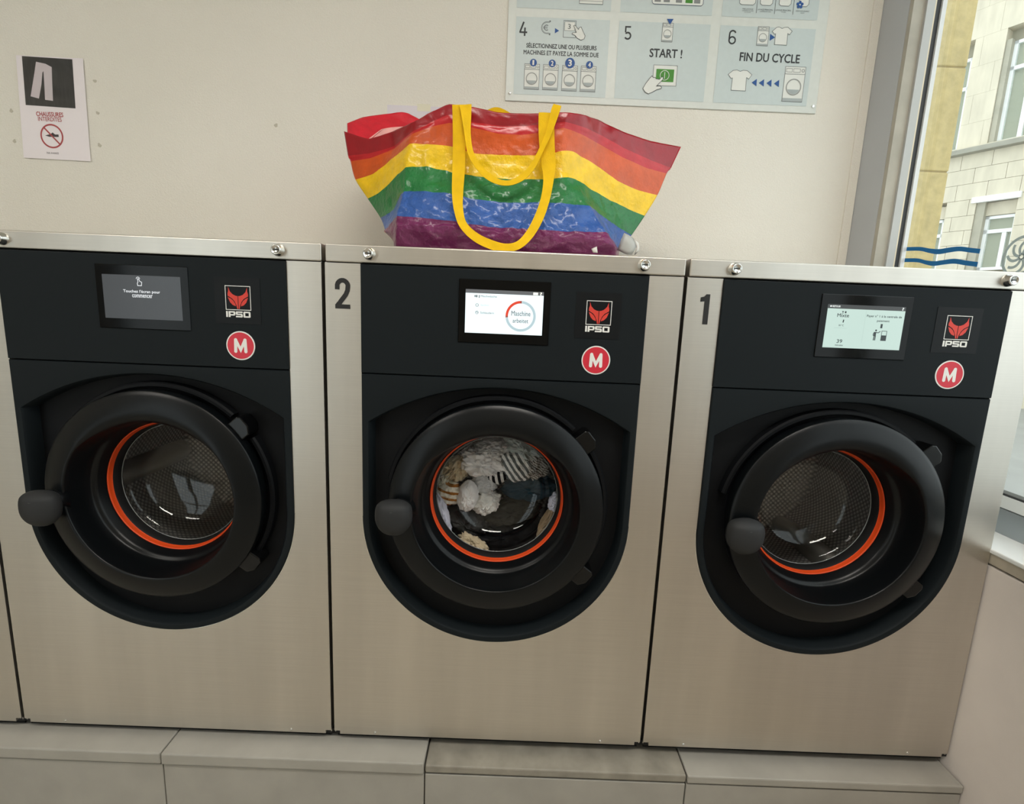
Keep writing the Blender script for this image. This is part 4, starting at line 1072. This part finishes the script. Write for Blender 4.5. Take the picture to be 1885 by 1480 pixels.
# lower ends of the upper row's pictures
q0 = sp_(A4, 1020, 50); q1 = sp_(A4, 1332, 50)
sparts('terminal_pictogram', [quad(q0[0], q1[0], q0[1], q0[1]+.06, Y2)], M_lgrey, pt[0])
sparts('terminal_outline', [rect_outline(q0[0], q1[0], q0[1], q0[1]+.06, .0012, Y3), stroke([(q0[0], q0[1]+.0075), (q1[0], q0[1]+.0075)], .0008, Y3)], M_ink2, pt[0])
q0 = sp_(A5, 505, 55); q1 = sp_(A5, 1185, 55)
sparts('keypad_plate', [quad(q0[0], q1[0], q0[1], q0[1]+.07, Y2)], M_lgrey, pt[1])
sparts('keypad_outline', [stroke([(q0[0], q0[1]+.07), (q0[0], q0[1]+.006), (q0[0]+.002, q0[1]+.002), (q0[0]+.006, q0[1]), (q1[0]-.006, q0[1]), (q1[0]-.002, q0[1]+.002), (q1[0], q0[1]+.006), (q1[0], q0[1]+.07)], .0016, Y3)], material('sign_slate_ink', (62, 74, 96), .5), pt[1])
for i, a in enumerate((540, 660, 822, 950, 1065)):
    b0 = sp_(A5, a, 20); b1 = sp_(A5, a+(82 if i != 3 else 95), 20)
    sparts('keypad_key', [quad(b0[0], b1[0], q0[1]+.006, q0[1]+.026, Y3)], M_green if i == 3 else material('key_grey', (132, 136, 134), .5), pt[1])
for i, (a, w_) in enumerate(((350, 200), (612, 155), (850, 150), (1100, 125))):
    b0 = sp_(A6, a, 60+i*8); b1 = sp_(A6, a+w_, 60+i*8)
    q_ = [(b0[0], b0[1]+.05), (b0[0], b0[1]+.004), (b0[0]+.006, b0[1]), (b1[0]-.006, b0[1]), (b1[0], b0[1]+.006), (b1[0], b0[1]+.05)]
    sparts('detergent_pictogram', [flat(q_, Y2)], M_lgrey, pt[2]); sparts('detergent_outline', [stroke(q_, .0012, Y3)], M_ink2, pt[2])
for a, b in ((562, 170), (792, 180), (1024, 188)):
    b0 = sp_(A6, a, b); sparts('divider', [stroke([b0, (b0[0], b0[1]+.07)], .0013, Y3)], M_ink2, pt[2])
fl = sp_(A6, 1115, 65)
sparts('flower_pictogram', [disc(fl[0]+.0065*math.cos(math.radians(90+72*i)), fl[1]+.0065*math.sin(math.radians(90+72*i)), .0040, Y4, 16) for i in range(5)]+[annulus(*fl, .0026, .006, Y4, 20)], M_navy, pt[2])
for s, a0, bm_, a1, h in (('PR\u00c9 LAVAGE', 388, 115, 525, 20), ('LESSIVE EN POUDRE', 383, 140, 527, 13), ('OU LIQUIDE', 412, 160, 492, 12), ('LAVAGE PRINCIPAL', 578, 126, 776, 20), ('LESSIVE EN POUDRE', 607, 150, 748, 13),
                          ('LAVAGE PRINCIPAL', 808, 133, 1005, 20), ('LIQUIDE', 880, 157, 936, 13), ('ASSOUPLISSANT', 1060, 144, 1236, 18), ('LIQUIDE', 1120, 169, 1172, 11)):
    sparts('caption', [line_text(A6, s, a0, bm_, a1, h, y=Y3)], M_ink2, pt[2])

# ------------------------------------------------------------------ notice in a plastic sleeve, left
Zn = zoom(15, 85, 6.577)
NY = D-.003
NO = Vector((-1.04, D, 1.49))
nt_ = empty('notice', NO); tag(nt_, 'sleeved paper notice on the wall with a trousers photo and red no-shoes sign', 'notice')
def np_(a, b): p = hit(*Zn(a, b), 1, NY); return (p.x, p.z)
def npart(name, geos, mat, label=None): return part(name, [([(x-NO.x, y-NO.y, z-NO.z) for x, y, z in g[0]], g[1]) for g in geos], mat, nt_, label)
M_paper = material('white_paper', (240, 233, 236), .7); M_photo = material('dark_photo_print', (40, 40, 40), .5, var=.5, var_scale=60, var_stretch=(3, 1, .4))
npart('sheet', [prism([np_(95, 110), np_(905, 150), np_(1000, 1395), np_(190, 1350)], NY-.0004, NY)], M_paper)
npart('photo', [flat([np_(168, 120), np_(778, 160), np_(818, 755), np_(215, 713)], NY-.0006)], M_photo, 'dark photo of white trousers')
npart('trousers', [flat([np_(340, 190), np_(455, 215), np_(440, 290), np_(418, 320), np_(405, 470), np_(376, 636), np_(275, 608), np_(320, 330)], NY-.0008),
                   flat([np_(455, 215), np_(530, 255), np_(536, 440), np_(546, 664), np_(450, 650), np_(440, 450), np_(430, 300), np_(440, 290)], NY-.0008)], material('trouser_print', (206, 196, 200), .6))
def nline(s, a0, b, a1, h, bold=.0):
    l = np_(a0, b); r = np_(a1, b+(a1-a0)*.05); m = (l[1]+r[1])/2; hh = h/6.577/570/2
    return text_geo(s, l[0], r[0], m-hh, m+hh, NY-.0008, bold)
M_nred = material('notice_red_ink', (170, 62, 66), .6); M_nink = material('notice_black_ink', (60, 52, 56), .6)
npart('lettering', [nline('CHAUSSURES', 342, 818, 668, 46, .02), nline('INTERDITES', 365, 878, 650, 44, .01)], M_nred)
pc = np_(532, 1090)
npart('prohibition_symbol', [annulus(*pc, .0300, .0345, NY-.0008, 48), stroke([(pc[0]-.022, pc[1]+.024), (pc[0]+.023, pc[1]-.023)], .0042, NY-.001)], M_nred)
npart('shoe_pictogram', [flat([np_(450, 1082), np_(520, 1062), np_(540, 1045), np_(570, 1070), np_(612, 1070), np_(615, 1100), np_(500, 1098)], NY-.0006)], M_nink)
npart('small_lettering', [nline('PAR AVANCE', 470, 1292, 615, 20)], M_nink)
# sleeve: slightly wavy clear film
g = []; nu, nv = 18, 26
for i in range(nu+1):
    for j in range(nv+1):
        u, v = i/nu, j/nv
        tl, tr, bl, br = [Vector((*np_(a, b), 0)) for a, b in ((72, 95), (935, 150), (200, 1355), (1028, 1415))]
        p = tl.lerp(tr, u).lerp(bl.lerp(br, u), v)
        wob = .0016*noise.noise(Vector((u*3+2, v*9, 4)))+.0012*noise.noise(Vector((u*7, v*16, 9)))*(.3+u)
        g.append((p.x-NO.x, NY-.0030+wob-NO.y, p.y-NO.z))
fcs = [(i*(nv+1)+j, (i+1)*(nv+1)+j, (i+1)*(nv+1)+j+1, i*(nv+1)+j+1) for i in range(nu) for j in range(nv)]
mesh_obj('sleeve', g, fcs, M_sleeve, nt_, smooth=True)
# plain sheet on the wall, mostly behind the bag
p0 = hit(713, 193, 1, D); 
ps = prism([(p0.x, p0.z), (p0.x, p0.z-.20), (p0.x+.262, p0.z-.20), (p0.x+.262, p0.z)], D-.0012, D-.0004)
sh_ = empty('paper_sheet', (p0.x+.13, D, p0.z-.1)); tag(sh_, 'plain pale sheet taped to the wall behind the rainbow bag', 'paper')
def shl(gm): return [(x-(p0.x+.13), y-D, z-(p0.z-.1)) for x, y, z in gm[0]], gm[1]
part('sheet', [shl(ps)], material('pale_lilac_paper', (222, 216, 222), .5), sh_)
part('tape', [shl(prism([(p0.x+.09, p0.z+.006), (p0.x+.09, p0.z-.014), (p0.x+.13, p0.z-.014), (p0.x+.13, p0.z+.006)], D-.0017, D-.0012))], material('masking_tape', (226, 222, 200), .5), sh_)

# ------------------------------------------------------------------ laundry in machine 2
Zg = zoom(770, 780, 5.483)
def garment(name, label, a, b, y, ra, rb, dep, rot, mat, seed, fold=1.0, cat='laundry'):
    c = hit(*Zg(a, b), 1, y); s = (y-CAM.y)/F_/5.483
    rx, rz = ra*s*1.12, rb*s*1.12; ns, nr = 72, 40; V = []
    loops = []
    ca, sa = math.cos(math.radians(rot)), math.sin(math.radians(rot))
    for k in range(nr+1):
        th = math.pi*k/nr; lp2 = []
        for i in range(ns):
            ph = 2*math.pi*i/ns
            d = Vector((math.sin(th)*math.cos(ph), -math.cos(th), math.sin(th)*math.sin(ph)))
            q = d*2.0+Vector((seed*3.7, seed*1.3, seed*2.1))
            f = 1+fold*(.16*noise.noise(q)+.20*(abs(noise.noise(q*1.9))-.3)+.12*(abs(noise.noise(q*4.1))-.3)+.09*(abs(noise.noise(q*8))-.25))
            x, z = d.x*rx*f, d.z*rz*f
            lp2.append((x*ca-z*sa, d.y*dep*(f**2), x*sa+z*ca))
        loops.append(lp2)
    v, fc = loft(loops)
    o = mesh_obj(name, v, fc, mat, smooth=True); o.location = c
    return tag(o, label, cat, 'laundry in machine 2')
def cloth(name, rgb, var=.08): return material(name, rgb, .9, spec=.15, var=var, var_scale=25, bump=.5, bump_scale=300, bump_dist=.0006)
def striped(name, c1, c2, scale, ang, duty=.5):
    m = material(name, c1, .9, spec=.15); nt = m.node_tree; N = nt.nodes; L = nt.links; b = N['Principled BSDF']
    tc = N.new('ShaderNodeTexCoord'); mp = N.new('ShaderNodeMapping'); mp.inputs['Rotation'].default_value = (0, math.radians(ang), 0)
    L.new(tc.outputs['Object'], mp.inputs['Vector'])
    w = N.new('ShaderNodeTexWave'); w.bands_direction = 'X'; w.wave_profile = 'SIN'; w.inputs['Scale'].default_value = scale; w.inputs['Distortion'].default_value = 1.2; w.inputs['Detail Scale'].default_value = 1.5
    L.new(mp.outputs[0], w.inputs['Vector'])
    cr = N.new('ShaderNodeValToRGB'); cr.color_ramp.interpolation = 'CONSTANT'; e = cr.color_ramp.elements
    e[0].color = (*lin(c1), 1); e[1].position = duty; e[1].color = (*lin(c2), 1)
    L.new(w.outputs['Fac'], cr.inputs[0]); L.new(cr.outputs[0], b.inputs['Base Color'])
    return m
Cw = cloth('white_cotton', (246, 246, 246)); Cw2 = cloth('off_white_cotton', (238, 238, 234)); Cg = cloth('pale_grey_cotton', (206, 208, 210)); Cb = cloth('beige_terry', (200, 184, 154), .2)
Ct = cloth('teal_cotton', (38, 66, 82)); Cd = cloth('charcoal_cotton', (52, 52, 52)); Ck = cloth('black_cotton', (22, 23, 26)); Cl = cloth('lavender_cotton', (220, 222, 238)); Ctan = cloth('tan_cotton', (150, 132, 106), .2); Cdg = cloth('dark_olive_cotton', (58, 58, 54))
Cs = striped('grey_stripe_cotton', (240, 242, 242), (112, 118, 120), 26, 35); Cbw = striped('black_stripe_cotton', (236, 236, 234), (30, 30, 32), 24, 10)
Csock = striped('sock_knit', (234, 228, 212), (168, 112, 52), 20, 80, .72)
G = [
 ('garment', 'black garment at the bottom of the laundry behind the glass', 860, 1080, .185, 420, 260, .035, 0, Ck, 1, .7),
 ('garment', 'dark olive garment lying across the middle of the laundry', 930, 880, .165, 300, 130, .03, 12, Cdg, 2, .8),
 ('garment', 'charcoal garment under the striped sock', 470, 980, .160, 240, 150, .03, -15, Cd, 3, 1),
 ('garment', 'teal blue garment right of the middle', 1120, 640, .165, 260, 130, .03, 5, Ct, 4, 1),
 ('garment', 'crumpled grey garment at the right below the pale striped one', 1180, 430, .160, 130, 130, .03, 30, striped('fine_stripe_cotton', (196, 196, 194), (112, 104, 98), 60, 60), 5, 1.5),
 ('garment', 'grey and white striped top in the upper right of the laundry', 990, 430, .150, 170, 140, .025, -30, Cs, 6, .8),
 ('garment', 'pale grey garment at the top right of the drum', 1060, 260, .165, 210, 110, .03, -25, cloth('pale_aqua_cotton', (188, 198, 198)), 7, 1.6),
 ('garment', 'pale grey garment at the very top of the drum', 740, 240, .160, 170, 90, .03, 8, Cg, 8, 1.3),
 ('garment', 'white garment bunched up at the top of the laundry', 640, 400, .148, 220, 140, .03, -20, Cw, 9, 1.5),
 ('garment', 'dark garment behind the white one at the upper left', 470, 270, .185, 180, 90, .03, 30, Cd, 10, 1),
 ('towel', 'beige towel at the left of the laundry', 370, 450, .155, 150, 120, .03, 40, Cb, 11, 1.3),
 ('garment', 'cream garment at the left rim under the beige towel', 255, 540, .152, 90, 80, .025, 0, cloth('cream_cotton', (206, 202, 186)), 12, 1.2),
 ('garment', 'pale grey shirt in the centre with a dark print', 670, 600, .146, 120, 110, .02, 0, Cg, 13, 1),
 ('garment', 'black and white striped scrap near the centre', 790, 530, .138, 90, 70, .015, -20, Cbw, 14, 1),
 ('sock', 'white sock with brown bands at the left', 320, 700, .135, 130, 115, .022, -12, Csock, 15, .6),
 ('sock', 'white sock rolled up left of the centre', 500, 730, .128, 100, 150, .024, -8, Cw, 16, .7),
 ('garment', 'white garment below the centre of the laundry', 690, 790, .138, 140, 110, .02, 35, Cw2, 17, 1.3),
 ('garment', 'lavender white shirt along the lower left rim', 250, 930, .118, 62, 230, .018, 14, Cl, 18, 1),
 ('garment', 'beige crumpled cloth at the bottom left rim', 560, 1215, .112, 160, 70, .016, -28, Cb, 19, 1.8),
 ('garment', 'tan garment along the lower right rim', 1300, 1010, .118, 70, 190, .018, -22, Ctan, 20, 1),
 ('garment', 'lavender garment at the right rim above the tan one', 1370, 790, .115, 50, 90, .016, -8, Cl, 21, 1.3),
]
for g_ in G: garment(*g_)

# ------------------------------------------------------------------ street outside the window
tag(box('ground', 1.7, 30, -12, 30, -.5, -.42, material('street_paving', (150, 150, 146), .8, var=.1, var_scale=2)), 'grey street outside', kind='structure')
pil = empty('stone_pillar', (2.09, 1.55, -.42)); tag(pil, 'yellow limestone pillar just outside the window', 'pillar')
M_lime = material('yellow_limestone', (192, 173, 122), .85, var=.16, var_scale=30, bump=.5, bump_scale=220, bump_dist=.002)
zj = [-.42, .0, .42, .84, 1.21, 1.6315, 2.052, 2.47, 2.89, 3.31]
for i in range(len(zj)-1):
    mesh_obj('block', *box_geo(-.17, .166, -.15, .2, zj[i]+.42+.0025, zj[i+1]+.42-.0025), M_lime, pil, bevel=.006)
part('mortar_core', [box_geo(-.165, .161, -.145, .195, 0, 3.7)], material('limestone_mortar', (170, 152, 108), .9), pil)
part('crack', [prism([(-.10, 2.605), (-.07, 2.598), (-.05, 2.588), (-.02, 2.582), (.01, 2.585), (-.02, 2.578), (-.055, 2.582), (-.075, 2.590), (-.10, 2.596)], -.1512, -.149)], material('stone_crack', (84, 74, 52), .9), pil)
# facade across the street: local s runs along the wall, local depth into the building
Q14 = CAM+(_f+_r*((1885-W_/2)/F_)-_u*((300-H_/2)/F_)).normalized()*14.0
dvx, dvy = -.475, .88
bd = empty('apartment_building', (Q14.x, Q14.y, -.42)); tag(bd, 'pale stone apartment building across the street', 'building')
bd.rotation_euler = (0, 0, math.atan2(dvy, dvx)-math.pi)   # local -x runs along the facade away from us, local +y out of the wall
def SZ(s, z): return (-2*s, .94+2*(z-.94)+.42)
M_fac = material('pale_facade_stone', (204, 196, 176), .85, var=.13, var_scale=3, var_stretch=(2, 2, .5))
M_facj = material('facade_joint', (160, 156, 138), .9)
M_fwin = material('white_sash', (238, 240, 240), .4); M_curt = material('pale_curtain', (226, 240, 240), .8, var=.15, var_scale=14, var_stretch=(6, 6, .3))
M_fledge = material('grey_ledge_stone', (150, 148, 136), .9, var=.15, var_scale=6); M_freveal = material('facade_reveal', (168, 164, 148), .9, var=.1, var_scale=5)  # ledge band is a darker grey than the facade stone
sgnY = -1
def fb(name, s0, s1, z0, z1, y0, y1, mat, parent=None, bevel=0):
    a = SZ(s0, z0); b = SZ(s1, z1); x0, x1 = sorted((a[0], b[0]))
    return mesh_obj(name, *box_geo(x0, x1, min(sgnY*y0, sgnY*y1), max(sgnY*y0, sgnY*y1), a[1], b[1]), mat, parent or bd, bevel=bevel)
# y is measured out of the wall towards the street (front face of the stones at 0)
openings = [(-.12, .305, 2.726, 3.64), (-.008, .301, 1.55, 2.19), (.545, .80, 1.55, 2.21), (.545, .80, 2.726, 3.61)]
fb('wall_core', -3.6, 3.2, .13, 5.2, -.75, -.22, M_facj)
fb('plain_wall', -3.6, -1.73, .13, 5.2, -.3, .02, M_fac); fb('plain_wall', .96, 3.2, .13, 5.2, -.3, .02, M_fac); fb('plain_wall', -1.73, .96, 4.7, 5.2, -.3, .02, M_fac)
# smooth stone courses
zc = [.2, .53, .86, 1.19, 1.52, 1.66, 1.80, 1.94, 2.08, 2.233, 2.385, 2.526, 2.70, 2.96, 3.22, 3.48, 3.74, 4.0, 4.3, 4.7]
def clip(s0, s1, z0, z1):
    segs = [(s0, s1)]
    for a, b, c, d in openings:
        if z1 > c+.005 and z0 < d-.005:
            ns_ = []
            for p, q in segs:
                if q <= a or p >= b: ns_.append((p, q))
                else:
                    if p < a-.01: ns_.append((p, a))
                    if q > b+.01: ns_.append((b, q))
            segs = ns_
    return segs
for r in range(len(zc)-1):
    off = .245*(r % 2)*.5; jg = .0016 if zc[r] < 2.65 else .0006
    s = -1.6-off
    while s < .95:
        e = s+.245
        for p, q in clip(s, e, zc[r], zc[r+1]):
            if q-p > .02: fb('stone', p+jg, q-jg, zc[r]+jg, zc[r+1]-jg, -.25, 0, M_fac)
        s = e
fb('ledge', -3.6, 1.2, 2.665, 2.712, -.02, .16, M_fledge, bevel=.01); fb('ledge', -3.6, 1.2, 2.712, 2.726, -.02, .10, M_fac)
def fwindow(s0, s1, z0, z1, shutter=None, mull=None, transom=None):
    w = fb('window', s0, s1, z0, z1, -.235, -.225, M_curt)
    w.data.materials.clear(); w.data.materials.append(M_curt)
    t = .028
    def c(nm, a, b, cc_, d, y0, y1, m): return fb(nm, a, b, cc_, d, y0, y1, m, parent=None)
    zt = z1 if shutter is None else shutter
    fr = []
    def bg(a, b, c0, d, y0, y1):
        p = SZ(a, c0); q = SZ(b, d); x0, x1 = sorted((p[0], q[0])); return box_geo(x0, x1, -y1, -y0, p[1], q[1])
    for a, b, c0, d in ((s0, s0+t, z0, zt), (s1-t, s1, z0, zt), (s0, s1, z0, z0+t), (s0, s1, zt-t, zt)):
        ob = mesh_obj('window_frame', *bg(a, b, c0, d, -.225, -.15), M_fwin, w)
    if mull is not None: mesh_obj('mullion', *bg(mull-t*.6, mull+t*.6, z0, transom or zt, -.225, -.16), M_fwin, w)
    if transom is not None: mesh_obj('transom', *bg(s0, s1, transom-t*.6, transom+t*.6, -.225, -.15), M_fwin, w)
    if shutter is not None: mesh_obj('shutter_box', *bg(s0, s1, shutter+.004, z1, -.23, -.12), M_fac, w)
    pg = mesh_obj('pane', *bg(s0+t*.5, s1-t*.5, z0+t*.5, zt-t*.5, -.190, -.186), M_glass_win, w)
fwindow(-.12, .262, 2.735, 3.63, None, .105, 3.392)
fwindow(-.008, .232, 1.55, 2.19, 2.062, .072, 1.917)
fwindow(.56, .80, 1.55, 2.205, 2.08, .68, 1.92)
fwindow(.56, .80, 2.735, 3.61, None, .68, 3.33)
for a, b, c0, d in ((.262, .303, 2.726, 3.64), (.232, .300, 1.55, 2.19)):
    fb('reveal', a, b, c0, d, -.245, -.03, M_freveal)
fb('lintel', -.03, .335, 2.19, 2.243, -.05, .05, M_fwin)
